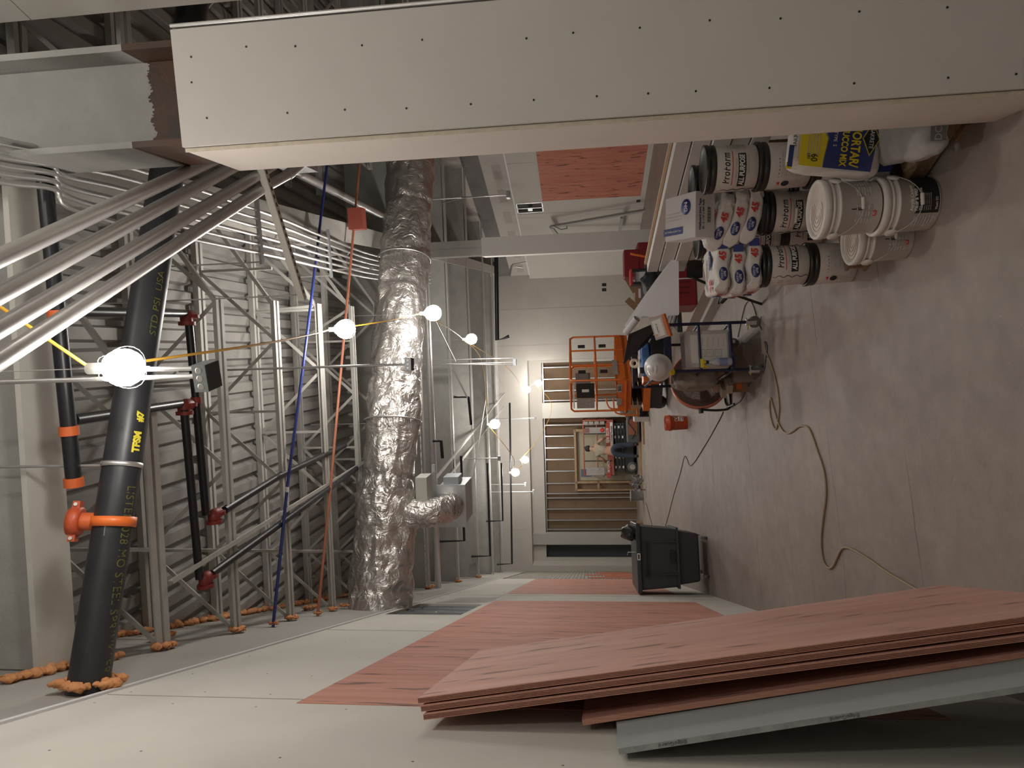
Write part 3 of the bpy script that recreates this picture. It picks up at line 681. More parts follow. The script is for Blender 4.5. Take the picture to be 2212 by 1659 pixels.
# --- bridging angles between joists
for i, (a, b_) in enumerate((((-.17, 4.10), (1.05, 7.6)),)):
    a, b_ = Vector((*a, 4.31)), Vector((*b_, 4.31))
    tag(MB().beam(a, b_, .035, .005).beam(a + UP * .017, b_ + UP * .017, .005, .035).obj('bridging_angle', STEELP), ['pale bridging angle tying the joists together near the left wall', 'pale bridging angle tying the joists together toward the girder'][i], 'brace', 'joist bridging')
for i, (p, q, rr) in enumerate(((at(936, 1040, 4.28), at(1104, 832, 4.28), .035), (at(958, 1045, 4.28), at(1101, 863, 4.28), .03))):
    q = p.lerp(q, .84)
    tag(MB().beam(p, q, rr, rr).obj('bridging_angle', STEELP), ['long white bar running away under the far beams, left of the pair', 'long white bar running away under the far beams, right of the pair'][i], 'brace', 'joist bridging')
# --- four big conduits and their slotted strut
cp = [[(0, 557), (503, 326)], [(0, 636), (551, 335)],
      [(0, 709), (563, 375), (585, 360), (617, 342), (655, 316), (668, 296)],
      [(0, 778), (574, 403), (601, 389), (634, 369), (660, 343), (671, 318), (676, 296)]]
nmz = ['uppermost', 'second', 'third', 'lowest']
for i, c in enumerate(cp):
    P = [at(x, y, 3.50) for x, y in c]
    d_ = P[1] - P[0]; st_ = P[0] - d_ * 1.3
    pts = [st_, P[0], P[1], P[1] + d_.normalized() * .9] if i < 2 else [st_] + P[:2] + smooth_path(P[1:], 5)[1:]
    t = thing('steel_conduit', f'big shiny steel conduit crossing overhead toward the boxed column, {nmz[i]} of four in the photo', 'conduit', 'four big overhead conduits')
    MB().tube(pts, .0295, 22).obj('tube', GALV, t)
    if i > 1:
        q, r_ = at(*[(0, 0), (0, 0), (604, 349), (620, 378)][i], 3.50), at(*[(0, 0), (0, 0), (612, 345), (628, 373)][i], 3.50)
        MB().cyl(q, r_, .034, 20).obj('coupling', GALV, t)
t = thing('slotted_strut', 'white slotted strut hanging under the big conduits', 'strut')
a, b_ = at(553, 300, 3.44), at(660, 646, 3.44)
MB().beam(a, b_, .041, .003).beam(a + UP * .02 + (b_ - a).normalized().cross(UP) * .019, b_ + UP * .02 + (b_ - a).normalized().cross(UP) * .019, .003, .041).beam(a + UP * .02 - (b_ - a).normalized().cross(UP) * .019, b_ + UP * .02 - (b_ - a).normalized().cross(UP) * .019, .003, .041).obj('channel', mat('strut paint', (.62, .60, .54), .5), t)
mb = MB(); L_ = (b_ - a).length; d = (b_ - a).normalized(); k = .03
while k < L_ - .03: mb.beam(a + d * k - UP * .0025, a + d * (k + .022) - UP * .0025, .012, .002); k += .0475
mb.obj('slots', SCR, t, label='row of dark slots'); t.children[-1].name = 'slot_row'
for q in (.10, .97): MB().cyl(a + d * L_ * q, a + d * L_ * q + UP * 1.5, .005, 8).obj('threaded_rod', EMT, t)
# --- the bundle of thin conduits
cl = [(-150, 305), (0, 347), (112, 366), (142, 392), (300, 430), (600, 512), (700, 545), (815, 578)]
base = [at(x, y, 4.05) for x, y in cl[:6]] + [at(700, 545, 4.22), at(815, 578, 4.44), at(815, 578, 4.44) + G22 * 3.2]
for i in range(6):
    off = E22 * ((2.5 - i) * .062) + UP * (.0)
    P = smooth_path([p + off * (.55 if j < 3 else .75 if j == 3 else 1) for j, p in enumerate(base)], 4)
    tag(MB().tube(P, .0135, 10).obj('thin_conduit', EMT), f'thin shiny conduit in the rack of six along the girder, {["outermost", "second", "third", "fourth", "fifth", "innermost"][i]} from the girder', 'conduit', 'rack of thin conduits')
for i, (x, y) in enumerate(((560, 500), (712, 548))):
    p = at(x, y, [4.03, 4.22][i]); t = thing('rack_hanger', ['strut hanger carrying the thin conduits, nearer one', 'strut hanger carrying the thin conduits, farther one'][i], 'hanger', 'hangers of the thin conduit rack')
    MB().beam(p - E22 * .24, p + E22 * .24, .04, .02).obj('crossbar', STUD, t)
    for s_ in (-.22, .22): MB().cyl(p + E22 * s_, Vector((0, 0, 5.04)) + Vector((p.x, p.y, 0)) + E22 * s_, .006, 8).obj('threaded_rod', EMT, t)
tag(MB().tube([at(600, 352, 4.45), at(640, 372, 4.45), at(832, 470, 4.45)], .045, 16).obj('vent_pipe', GALV), 'grey round pipe running beside the white girder', 'pipe')
p = at(640, 335, 3.9)
tag(MB(frame(p, E22, G22)).box((0, 0, 0), (.22, .30, .22), None).obj('sheet_metal_box', STUD), 'grey sheet metal box behind the bent conduits by the column', 'metal box')
# --- hanging boxes on vertical conduits
BOXM = mat('box zinc', (.42, .45, .47), .4, .6)
bl = [(447, 812, 2.45, .100, 'large square junction box hanging beside the nearest bulb'), (884, 787, 5.30, .10, 'square junction box hanging in front of the foil duct'),
      (1098, 421, 10.5, .11, 'junction box hanging high before the right wall'), (1112, 782, 12.5, .11, 'junction box on twin conduits before the far wall'),
      (1156, 903, 18.5, .10, 'small white box hanging at the far opening head'), (1078, 990, 14.0, .10, 'small box hanging in front of the far wall top'),
      (1135, 1046, 18.5, .10, 'small grey box hanging before the far wall, upper of two'), (1152, 1062, 18.5, .10, 'small white box hanging before the far wall, lower of two')]
for i, (x, y, d_, s_, lb) in enumerate(bl):
    p = dep(x, y, d_); t = thing('junction_box', lb, 'junction box', 'boxes hanging on vertical conduits'); M_ = frame(p, Vector((.97, -.24, 0)), Vector((.24, .97, 0)))
    if i == 0: M_ = M_ @ Matrix.Rotation(RAD(-14), 4, 'Z')
    MB(M_).box((0, 0, 0), (s_, s_ * .95, s_ * .52)).obj('shell', BOXM, t)
    if i < 2:
        mb = MB(M_)
        for q in (-.3, 0, .3): mb.lathe([(s_ * .10, 0), (s_ * .125, .001), (s_ * .10, .001)], Matrix.Translation((q * s_, -s_ * .4755, 0)) @ Matrix.Rotation(RAD(90), 4, 'X'), 16)
        mb.obj('knockout', EMT, t)
        MB(M_).box((0, 0, -s_ * .265), (s_ * .96, s_ * .90, .003)).obj('cover', mat('dark box cover', (.05, .052, .056), .5), t)
    MB().cyl(p + UP * s_ * .25, Vector((p.x, p.y, 5.04)), .0092 if i < 2 else .011, 10).obj('conduit', EMT, t)
    if i == 3: MB().cyl(p + UP * s_ * .25 + E22 * .08, Vector((p.x, p.y, 5.04)) + E22 * .08, .011, 10).obj('conduit', EMT, t)
# --- foil duct
def duct(p, q, r0, r1, nu, seed, amp):
    p, q = Vector(p), Vector(q); d = (q - p); L_ = d.length; x = d.normalized(); z = UP; y = z.cross(x)
    def fn(u, v):
        a = 2 * math.pi * u; r = r0 + (r1 - r0) * v
        c = p + d * v
        nn = noise.noise(Vector((v * L_ * 1.3 + seed, math.cos(a) * 1.2, math.sin(a) * 1.2))) * .05
        w_ = noise.noise(Vector((v * L_ * 7 + seed, math.cos(a) * 4, math.sin(a) * 4))) * amp
        cr = -abs(noise.noise(Vector((v * L_ * 3.1 + 9, math.cos(a) * 2.6 + seed, math.sin(a) * 2.6)))) * amp * 1.6
        ph = (v * L_ + .4) % 1.22; seam = -.018 * math.exp(-((ph - .61) / .03) ** 2)
        rr = r + nn + w_ + cr + seam
        return c + y * math.cos(a) * rr + z * math.sin(a) * rr * .97
    mb = MB(); mb.grid(fn, 96, nu); return mb
t = thing('foil_duct', 'big round duct wrapped in crinkled silver foil crossing the room', 'duct')
duct((.62, 7.48, 3.97), (6.6, 8.0, 3.97), .325, .325, 330, 3, .022).obj('main_run', FOIL, t, weld=True)
duct((XL - .05, 7.40, 3.97), (.68, 7.50, 3.97), .365, .36, 90, 11, .03).obj('wide_section', FOIL, t, weld=True)
elb = smooth_path([(.42, 7.42, 3.80), (.42, 7.36, 3.55), (.44, 7.40, 3.38), (.50, 7.58, 3.30), (.55, 7.75, 3.29)], 8)
mb = MB(); mb.tube(elb, [.155 + .012 * math.sin(i * 2.3) for i in range(len(elb))], 40)
for i, v in enumerate(mb.v): mb.v[i] = v + Vector((noise.noise(v * 9), noise.noise(v * 9 + Vector((5, 0, 0))), noise.noise(v * 9 + Vector((0, 5, 0))))) * .022
mb.obj('branch_elbow', FOIL, t)
for i, (x, ang) in enumerate(((1.52, 0), (3.7, 0))):
    MB().lathe([(.335, -.008), (.345, -.008), (.345, .008), (.335, .008)], Matrix.Translation((x, 7.48 + (x - .62) * .087, 3.97)) @ Matrix.Rotation(RAD(90), 4, 'Y'), 40, capb=False, capt=False).obj('hanging_strap', EMT, t)
    MB().cyl((x, 7.56 + (x - .62) * .087, 4.3), (x, 7.56 + (x - .62) * .087, 5.02), .005, 8).obj('hanger_rod', EMT, t)
foam((XL + .015, 7.30, 4.19), .16, 12, (.5, 1.2), label='thin orange foam line beside the wall end of the foil duct', k=.2)
t = thing('vav_box', 'square sheet metal air box fed by the foil elbow', 'air box')
M_ = frame(Vector((.62, 8.0, 3.27)), E17, G17)
MB(M_).box((0, 0, 0), (.46, .55, .30)).obj('casing', STUD, t); MB(M_).box((.0, -.28, 0), (.50, .02, .34)).obj('flange', STUD, t)
MB(M_).box((.27, -.05, .02), (.10, .25, .18)).obj('control_panel', BOXM, t)
tag(MB(frame(Vector((.66, 7.5, 3.545)), E17, G17)).box((.06, 0, 0), (.30, .26, .13)).obj('metal_carton', mat('pale grey carton', (.52, .52, .49), .7)), 'small pale grey box resting on top of the air box by the duct elbow', 'box')
tag(MB().beam((.45, 7.74, 3.46), (1.0, 7.56, 3.46), .04, .04).beam((.45, 8.0, 3.44), (.45, 7.5, 3.46), .03, .03).obj('support_strut', STUD), 'short strut above the air box carrying the pale box', 'strut')
# --- round posts near the duct
for i, (x0_, y0_) in enumerate(((933, 1262),)):
    a = onpl(x0_, y0_, (XL, 0, 0), Vector((1, 0, 0)))
    tag(MB().cyl(Vector((XL, 11.7, 4.28)), Vector((XL, 11.7, 4.28)) + E17 * 7, .055, 16).obj('grey_pipe', GALV), 'grey round pipe crossing the ceiling just beyond the foil duct', 'pipe')
# --- far dark drain pipes
for i, (pl, d_, r_) in enumerate((([(996, 985), (1003, 1168), (940, 1170)], 12, .024), ([(1053, 1000), (1059, 1201), (1018, 1202)], 16, .026), ([(1083, 1000), (1086, 1125), (1050, 1126)], 17, .022),
                                  ([(1101, 870), (1106, 1218), (1073, 1219)], 18.5, .026), ([(980, 857), (1012, 858), (1018, 918)], 11, .022), ([(935, 952), (953, 953), (956, 990)], 9.4, .024), ([(1072, 556), (1074, 735), (1100, 727)], 15.5, .05))):
    tag(MB().tube([dep(x, y, d_) for x, y in pl], r_, 10).obj('drain_pipe', BLK), f'dark L shaped pipe under the far roof beams, {["nearest, by the air box", "long one in the middle", "short one", "longest", "stub by the white bars", "stub just past the duct", "thick one by the second column"][i]}', 'pipe', 'dark pipes under the far roof')
tag(MB().tube([dep(1101, 598, 17.5), dep(1107, 571, 17.5), dep(1137, 566, 17.5)], .018, 8).tube([dep(1099, 594, 17.5), dep(1104, 574, 17.5), dep(1130, 578, 17.5)], .018, 8).obj('bent_conduit', EMT), 'pair of bent conduits poking out above the far right corner', 'conduit')
tag(MB().tube([at(955, 438, 4.3), dep(1000, 427, 10.5), dep(1090, 421, 10.5)], .011, 8).obj('conduit_run', EMT), 'conduit slanting down to the box high before the right wall', 'conduit')
for i, (x, y, x2, y2, d_) in enumerate(((968, 786, 1108, 788, 12.5), (935, 680, 985, 780, 9.0), (975, 790, 1010, 860, 10.5), (1008, 1120, 1050, 860, 15.5))):
    tag(MB().cyl(dep(x, y, d_), dep(x2, y2, d_), .012, 8).obj('conduit_run', EMT), f'thin conduit crossing below the far roof beams, {["ending at the twin box", "slanting past the third bulb", "slanting toward the white bars", "crossing before the far wall"][i]}', 'conduit', 'thin conduits below the far roof')

# ================================================================ LIGHT STRING
SOCK = mat('bulb socket', (.25, .24, .22), .6); YEL = mat('yellow cable', (.75, .42, .05), .5)
ln = ['nearest, beside the thick black pipe', 'second, in front of the rust red pipe', 'third, under the foil duct', 'fourth, beyond the foil duct', 'fifth, out in the middle of the room', 'sixth, lighting the far wall corner', 'inside the far wall recess', 'over the far opening', 'hanging before the far wall on the left', 'overhead behind the camera', 'added out of view to brighten the near wall']
for i, (p, r, e) in enumerate(BULBS):
    t = thing('work_bulb', f'glowing bulb of the temporary light string, {ln[i]}', 'bulb', 'bulbs of the temporary light string')
    p = Vector(p)
    M_ = BULBM.copy(); M_.node_tree.nodes['Principled BSDF'].inputs['Emission Strength'].default_value = e * BULB_GAIN
    MB().ball(p, r, 14, (1, 1, 1.05)).obj('globe', M_, t)
    MB().cyl(p + UP * r * .9, p + UP * (r + .07), .022, 12).obj('socket', SOCK, t)
    for k in range(5):
        a = k * 2 * math.pi / 5; rr = r + .012
        MB().tube([p + Vector((math.cos(a) * math.sin(th) * rr, math.sin(a) * math.sin(th) * rr, math.cos(th) * rr * 1.05)) for th in [RAD(18 + 18 * j) for j in range(10)]], .0016, 5).obj('cage_wire', SOCK, t)
bp = [Vector(b[0]) + UP * (b[1] + .06) for b in BULBS]
order = [bp[9], bp[10], bp[0], bp[1], bp[2], bp[3], bp[5], bp[6]]
def sag(a, b, s): return [a, a.lerp(b, .3) - UP * s * .85, a.lerp(b, .5) - UP * s, a.lerp(b, .75) - UP * s * .7, b]
t = thing('light_string_cable', 'yellow cable of the temporary light string looping from bulb to bulb', 'cable')
for i in range(len(order) - 1):
    s_ = [.10, .05, .16, .10, .05, .25, .05][i]
    MB().tube(smooth_path(sag(order[i], order[i + 1], s_), 5), .0065, 8).obj('cable_span', YEL, t)
MB().tube(smooth_path([bp[3], bp[3].lerp(bp[4], .5) + Vector((.5, 0, -.1)), bp[4]], 6), .0065, 8).obj('cable_span', YEL, t)
MB().tube(smooth_path([bp[4], bp[4].lerp(bp[8], .5) + Vector((-.2, 0, -.35)), bp[8]], 6), .0065, 8).obj('cable_span', YEL, t)
MB().tube(smooth_path([bp[8], bp[8].lerp(bp[7], .5) - UP * .2, bp[7]], 6), .0065, 8).obj('cable_span', YEL, t)
MB().tube(smooth_path([bp[7], bp[7].lerp(bp[6], .3) - UP * .5, bp[7].lerp(bp[6], .7) - UP * .7, bp[6]], 6), .0065, 8).obj('cable_span', YEL, t)
for i, b in enumerate(bp):
    zt = 4.33 if i in (1, 4) else 5.04
    MB().cyl(b - UP * .02, Vector((b.x, b.y, zt)), .002, 5).obj('tie_wire', EMT, t)
MB().cyl(bp[0] + Vector((-.005, 0, 0)), bp[0] + Vector((-.012, 0, -.42)), .009, 8).obj('drop_conduit', EMT, t)

CL = Vector((C_RIGHT.x, C_RIGHT.y, 0)).normalized(); CFW = Vector((-CL.y, CL.x, 0))
# ================================================================ PAILS, BAGS, PALLET (right foreground)
PWH = mat('white pail plastic', (.70, .66, .62), .45, n=.05, ns=5); PBK = mat('black pail plastic', (.018, .018, .018), .35)
LID = mat('dusty white lid', (.72, .63, .56), .55, n=.22, ns=9, col2=(.58, .47, .40)); INK = mat('black ink', (.012, .012, .013), .6); RINK = mat('red ink', (.55, .035, .03), .6)
BINK = mat('blue ink', (.035, .05, .20), .6); WINK = mat('white ink', (.75, .73, .70), .6); WIRE = mat('bail wire', (.45, .44, .43), .35, .8)
FINE = mat('fine print grey', (.33, .32, .31), .8, n=.5, ns=90, col2=(.60, .57, .53)); YINK = mat('yellow ink', (.80, .62, .02), .6)
def wrapgrid(mb, r, a0, a1, z0, z1, n=10, dr=.0008):
    return mb.grid(lambda u, v: (math.sin(RAD(a0 + (a1 - a0) * u)) * (r + dr), -math.cos(RAD(a0 + (a1 - a0) * u)) * (r + dr), z0 + (z1 - z0) * v), n, 1)
def rz(r, ang, z): return Matrix.Rotation(RAD(ang), 4, 'Z') @ Matrix.Translation((0, 0, z))
HP = .285
def proform(label, face='front', bail=False):
    t = thing('joint_compound_pail', label, 'pail', 'white joint compound pails with black lids'); r0, r1 = .122, .129
    MB().lathe([(r0 - .008, 0), (r0, .006), (r1, .235)], n=40).obj('body', PWH, t)
    MB().lathe([(r1 + .001, .228), (r1 + .005, .232), (r1 + .005, .250), (r1 + .001, .253), (r1 + .001, .262), (r1 + .008, .264), (r1 + .009, .283), (r1 - .004, HP), (r1 - .010, .279), (0, .278)], n=40, capb=False).obj('lid', PBK, t, label='black snap-on lid')
    r = .1262
    if face == 'front':
        text('ProForm', rz(1, 4, .175), .056, INK, t, xs=.80, wrap=r, bold=.0010, shear=.22, sp=1.12)
        mb = MB(); wrapgrid(mb, r, -42, 50, .140, .1445); mb.obj('red_underline', RINK, t)
        mb = MB(); wrapgrid(mb, r - .001, -48, 42, .070, .112); mb.obj('black_band', INK, t)
        text('ALL PURPOSE', rz(1, -3, .091), .038, WINK, t, xs=.76, wrap=r + .0002, bold=.0012, shear=.2)
        text('Professional Formula', rz(1, 0, .125), .014, FINE, t, wrap=r, shear=.2)
        text('Joint Compound', rz(1, 12, .058), .016, FINE, t, wrap=r, shear=.2)
        mb = MB(); [wrapgrid(mb, r, 58, 92, .06 + k * .012, .067 + k * .012) for k in range(9)]; mb.obj('fine_print', FINE, t)
        mb = MB(); mb.tube([(math.sin(RAD(-62 + 3 * math.sin(k * .9))) * (r + .001), -math.cos(RAD(-62 + 3 * math.sin(k * .9))) * (r + .001), .01 + k * .0075) for k in range(29)], .002, 5); mb.obj('wavy_line', INK, t)
        mb = MB(); wrapgrid(mb, r, -88, -74, .15, .185); wrapgrid(mb, r, -86, -76, .10, .125); mb.obj('barcode', FINE, t)
    else:
        mb = MB(); wrapgrid(mb, r, -32, 18, .175, .188); mb.obj('black_band', INK, t); text('ALL PURPOSE', rz(1, -6, .1815), .011, WINK, t, wrap=r + .0002)
        mb = MB(); [wrapgrid(mb, r, -32, 34, .05 + k * .012, .0565 + k * .012) for k in range(10)]; mb.obj('fine_print', FINE, t)
        mb = MB(); wrapgrid(mb, r, -58, -46, .165, .20); mb.obj('red_warning', RINK, t)
        mb = MB(); mb.lathe([(.018, 0), (.021, .001), (.018, .001)], Matrix.Rotation(RAD(-52), 4, 'Z') @ Matrix.Translation((0, -r - .001, .135)) @ Matrix.Rotation(RAD(90), 4, 'X'), 20); mb.obj('warning_ring', INK, t)
        mb = MB(); [wrapgrid(mb, r, -60, -44, .05 + k * .011, .055 + k * .011) for k in range(6)]; mb.obj('fine_print', FINE, t)
    if bail:
        P = [(math.sin(a) * .137, -math.cos(a) * .137, .235 - .13 * math.cos(a)) for a in [RAD(-90 + 12 * k) for k in range(16)]]
        MB().tube(P, .0018, 6).obj('bail', WIRE, t); q0, q1 = Vector(P[6]), Vector(P[9]); MB().cyl(q0, q1, .009, 10).obj('grip', PWH, t)
    return t
def white_pail(label, H_=.30, r1=.132, dark=False):
    t = thing('white_pail', label, 'pail', 'white tile adhesive pails'); r0 = r1 - .012
    pr = [(r0 - .006, 0), (r0, .006), (r1 - .004, H_ * .70), (r1 + .005, H_ * .705), (r1 + .005, H_ * .74), (r1 - .003, H_ * .745), (r1 - .003, H_ * .81), (r1 + .006, H_ * .815), (r1 + .006, H_ * .85), (r1 - .001, H_ * .855), (r1 - .001, H_ * .90)]
    MB().lathe(pr, n=44).obj('body', PWH, t)
    MB().use(PWH).lathe([(r1, H_ * .875), (r1 + .009, H_ * .885), (r1 + .009, H_ * .985), (r1 + .004, H_), (r1 - .008, H_ * .998), (r1 - .013, H_ * .955)], n=44, capb=False, capt=False).use(LID).lathe([(r1 - .013, H_ * .955), (r1 - .03, H_ * .96), (0, H_ * .965)], n=44, capb=False).obj('lid', None, t)
    mb = MB()
    for k in range(4): mb.tube([(math.cos(a) * (.025 + k * .02) - .02, math.sin(a) * (.018 + k * .02), H_ * .9665) for a in [RAD(12 * j + 20 * k) for j in range(22)]], .0012, 4)
    mb.obj('lid_swirls', mat('swirl grey', (.38, .33, .30), .6), t)
    for k in range(12):
        a = RAD(k * 30); 
    for s_ in (-1, 1): MB().lathe([(.030, 0), (.026, .010), (0, .012)], Matrix.Rotation(RAD(s_ * 68), 4, 'Z') @ Matrix.Translation((0, -r1 - .002, H_ * .74)) @ Matrix.Rotation(RAD(90), 4, 'X'), 18, capb=False).obj('handle_ear', PWH, t)
    P = [(math.sin(RAD(a)) * (r1 + .012), -math.cos(RAD(a)) * (r1 + .012), H_ * .74 - .30 * H_ * (1 - (a / 68) ** 2) * 1.25) for a in range(-68, 69, 8)]
    MB().tube(P, .0020, 6).obj('bail', WIRE, t)
    MB().cyl(P[8], Vector(P[8]) + (Vector(P[10]) - Vector(P[8])) * 1.3, .0085, 10).obj('grip', PWH, t)
    r = r1 - .008
    if dark:
        mb = MB(); wrapgrid(mb, r, -22, 92, .012, H_ * .68, 20); mb.obj('black_label', INK, t)
        mb = MB(); wrapgrid(mb, r + .0006, -22, 92, H_ * .60, H_ * .64, 20); mb.obj('gold_band', mat('gold ink', (.20, .12, .03), .5), t)
        for k, s in enumerate(('Dal-Stick', 'Acrylic Ceramic', 'Floor & Wall', 'Tile Adhesive')): text(s, rz(1, -16, .155 - k * .021), .020, WINK, t, wrap=r + .001, align='LEFT', bold=.0003)
        for k in range(4): text('reduces material shrinkage', rz(1, -16, .078 - k * .009), .0075, FINE, t, wrap=r + .001, align='LEFT')
        text('Mastic 521', rz(1, -15, .024), .014, WINK, t, wrap=r + .001, align='LEFT')
        mb = MB(); [wrapgrid(mb, r, -56, -28, .03 + k * .013, .039 + k * .013) for k in range(12)]; mb.obj('fine_print', FINE, t)
    else:
        mb = MB(); [wrapgrid(mb, r, a, a + 22, .05 + k * .012, .0585 + k * .012) for k in range(12) for a in (24, 50)]; mb.obj('fine_print', FINE, t)
        mb = MB(); [wrapgrid(mb, r, -34 + j * 14, -24 + j * 14, .045 + k * .014, .054 + k * .014) for k in range(9) for j in range(3)]; mb.obj('instruction_grid', FINE, t)
        for k, s in enumerate('E I E'.split()): text(s, rz(1, -4, H_ * .60 - k * .030), .030, INK, t, wrap=r + .001, bold=.001)
        mb = MB(); wrapgrid(mb, r, -20, -9, .030, .050); mb.obj('red_logo', RINK, t); text('N', rz(1, -14.5, .040), .018, WINK, t, wrap=r + .001)
        mb = MB(); wrapgrid(mb, r, 88, 130, .035, H_ * .66); mb.obj('dark_label', INK, t)
    return t
def put(o, p, yaw=0, M=None):
    o.matrix_world = M if M is not None else Matrix.Translation(p) @ Matrix.Rotation(RAD(yaw), 4, 'Z'); return o
PA, PB, PC = at(1838, 567), dep(1868, 449, 4.06), dep(1830, 503, 4.72); PB.z = 0; PC.z = 0
PW, PW2 = at(2006, 441), at(1954, 512)
PD = Vector((2.13, 3.48, .13)); PE = Vector((2.25, 3.87, .13))
put(white_pail('white adhesive pail on the floor with black label, lower of two', .262, .134, True), PW, -24)
put(white_pail('dusty white adhesive pail standing on the black labelled one', .268, .136), PW + UP * .263, -26)
put(white_pail('single white adhesive pail between the taller pails and the chair side', .275, .126), PW2, -24)
a = put(proform('lower joint compound pail of the stack nearest the cart', 'back'), PA, -17)
b = put(proform('upper joint compound pail of the stack nearest the cart, under three bags', 'front'), PA + UP * HP, 6)
f0, b0 = b, a
def pd(src, p, yaw, label): o = dup(src, None, label); return put(o, p, yaw)
pd(b0, PB, 30, 'lower joint compound pail behind the two white adhesive pails')
put(proform('upper joint compound pail behind the white adhesive pails, wire handle hanging', 'front', True), PB + UP * HP, -38)
pd(f0, PC, 4, 'joint compound pail at the bottom of the rear stack')
pd(f0, PC + UP * HP, -46, 'joint compound pail in the middle of the rear stack')
pd(b0, PC + UP * 2 * HP, 60, 'joint compound pail at the top of the rear stack, under the tape carton')
pd(b0, PD, 40, 'bottom joint compound pail of the three high stack on the pallet')
pd(b0, PD + UP * HP, -28, 'middle joint compound pail of the three high stack on the pallet')
pd(f0, PD + UP * 2 * HP, -34, 'top joint compound pail of the three high stack with glossy black lid')
for k in range(3): pd(b0, PE + UP * k * HP, 50 + k, f'{["bottom", "middle", "top"][k]} pail of the stack hidden behind the three high stack')
# bags
def bagmesh(L_, W_, T_, seed=0, e=.35, cr=.012, nu=44, nv=22):
    def sp(v, p): return math.copysign(abs(v) ** p, v)
    def fn(u, v):
        a = 2 * math.pi * u; b = math.pi * (v - .5)
        x = sp(math.cos(b), e) * sp(math.cos(a), e * .7) * L_ / 2; y = sp(math.cos(b), e) * sp(math.sin(a), e * .7) * W_ / 2; z = sp(math.sin(b), e * 1.4) * T_ / 2
        p = Vector((x, y, z)); n1 = noise.noise(p * 11 + Vector((seed, 0, 0))); n2 = noise.noise(p * 26 + Vector((0, seed, 0)))
        ed = max(abs(x) / L_, abs(y) / W_) * 2
        return p + Vector((n2 * cr * .5, n1 * cr * .6, (n1 * cr + n2 * cr * .7) * (.4 + ed)))
    mb = MB(); mb.grid(fn, nu, nv); return mb
BAGP = mat('white paper bag', (.72, .69, .66), .75, n=.1, ns=9, bump=.35, bs=22)
def setbag(label, seed):
    t = thing('setting_compound_bag', label, 'bag', 'white setting compound bags'); L_, W_, T_ = .31, .36, .098
    bagmesh(L_, W_, T_, seed, .35, .018, 64, 30).obj('paper_sack', BAGP, t, weld=True)
    fr = frame(Vector((0, -W_ / 2 - .004, 0)), Vector((1, 0, 0)), UP)
    fs = frame(Vector((-L_ / 2 - .004, 0, 0)), Vector((0, -1, 0)), UP); fe = frame(Vector((L_ / 2 + .004, 0, 0)), Vector((0, 1, 0)), UP)
    tp = Matrix.Translation((0, 0, T_ / 2 + .003))
    for M_, nm_ in ((fr, 0), (fs, 1), (fe, 2)):
        text('45', M_ @ Matrix.Translation((.065 if nm_ == 0 else .055, 0, .002)), .058, RINK, t, bold=.002, shear=.15)
        mb = MB(M_ @ Matrix.Translation((-.045, 0, .001))); mb.lathe([(.043, 0), (.043, .001), (0, .0015)], Matrix.Scale(.62, 4, (0, 1, 0)), 24, capb=False); mb.obj('blue_oval', BINK, t)
        text('QUICK SET', M_ @ Matrix.Translation((-.045, .009, .003)), .016, WINK, t, xs=.8); text('LITE', M_ @ Matrix.Translation((-.045, -.009, .003)), .018, WINK, t, bold=.0004)
    text('45', tp @ Matrix.Translation((-.10, -.05, .003)), .09, RINK, t, bold=.003)
    mb = MB(tp @ Matrix.Translation((.07, -.04, .002))); mb.lathe([(.07, 0), (.07, .001), (0, .0015)], Matrix.Scale(.62, 4, (0, 1, 0)), 24, capb=False); mb.obj('blue_oval', BINK, t)
    text('QUICK SET', tp @ Matrix.Translation((.07, -.025, .005)), .026, WINK, t, xs=.8); text('LITE', tp @ Matrix.Translation((.07, -.055, .005)), .028, WINK, t)
    mb = MB(tp)
    for k in range(7): mb.box((-.0, .05 + k * .011, .0015), (.24, .004, .001))
    mb.obj('fine_print', FINE, t)
    MB().box((L_ * .43, -W_ / 2 - .003, .0), (.045, .006, .06)).obj('blue_end_patch', BINK, t)
    return t
sb0 = setbag('top setting compound bag of three on the stack nearest the cart', 1)
base_a = PA - CL * .0 + UP * (2 * HP + .05)
put(sb0, base_a + Vector((.0, .05, .192)), -14)
o = dup(sb0, None, 'middle setting compound bag of three on the stack nearest the cart'); put(o, base_a + Vector((-.01, .06, .096)), -17)
for c in o.children:
    pass
o = dup(sb0, None, 'bottom setting compound bag of three on the stack nearest the cart'); put(o, base_a + Vector((.0, .04, 0)), -12)
base_b = PB + UP * (2 * HP + .056)
for k, (dz, yaw, lb) in enumerate(((0, 52, 'bottom setting compound bag tilted on the pails behind the adhesive pails'), (.093, 48, 'middle setting compound bag tilted on the pails behind the adhesive pails'), (.188, 44, 'top setting compound bag tilted on the pails, brown stain on its face'))):
    o = dup(sb0, None, lb); put(o, None, M=Matrix.Translation(base_b + Vector((.03 - .015 * k, .03, dz + .02))) @ Matrix.Rotation(RAD(yaw), 4, 'Z') @ Matrix.Rotation(RAD(9 + 3 * k), 4, 'X'))
stn = MB(); stn.prism([(0, 0), (.03, -.01), (.05, .01), (.04, .03), (.055, .045), (.02, .04), (-.01, .05), (.0, .02)], .002, Matrix.Translation((-.02, .0, .058))); q = stn.obj('brown_stain', mat('brown stain', (.12, .035, .02), .8), o)
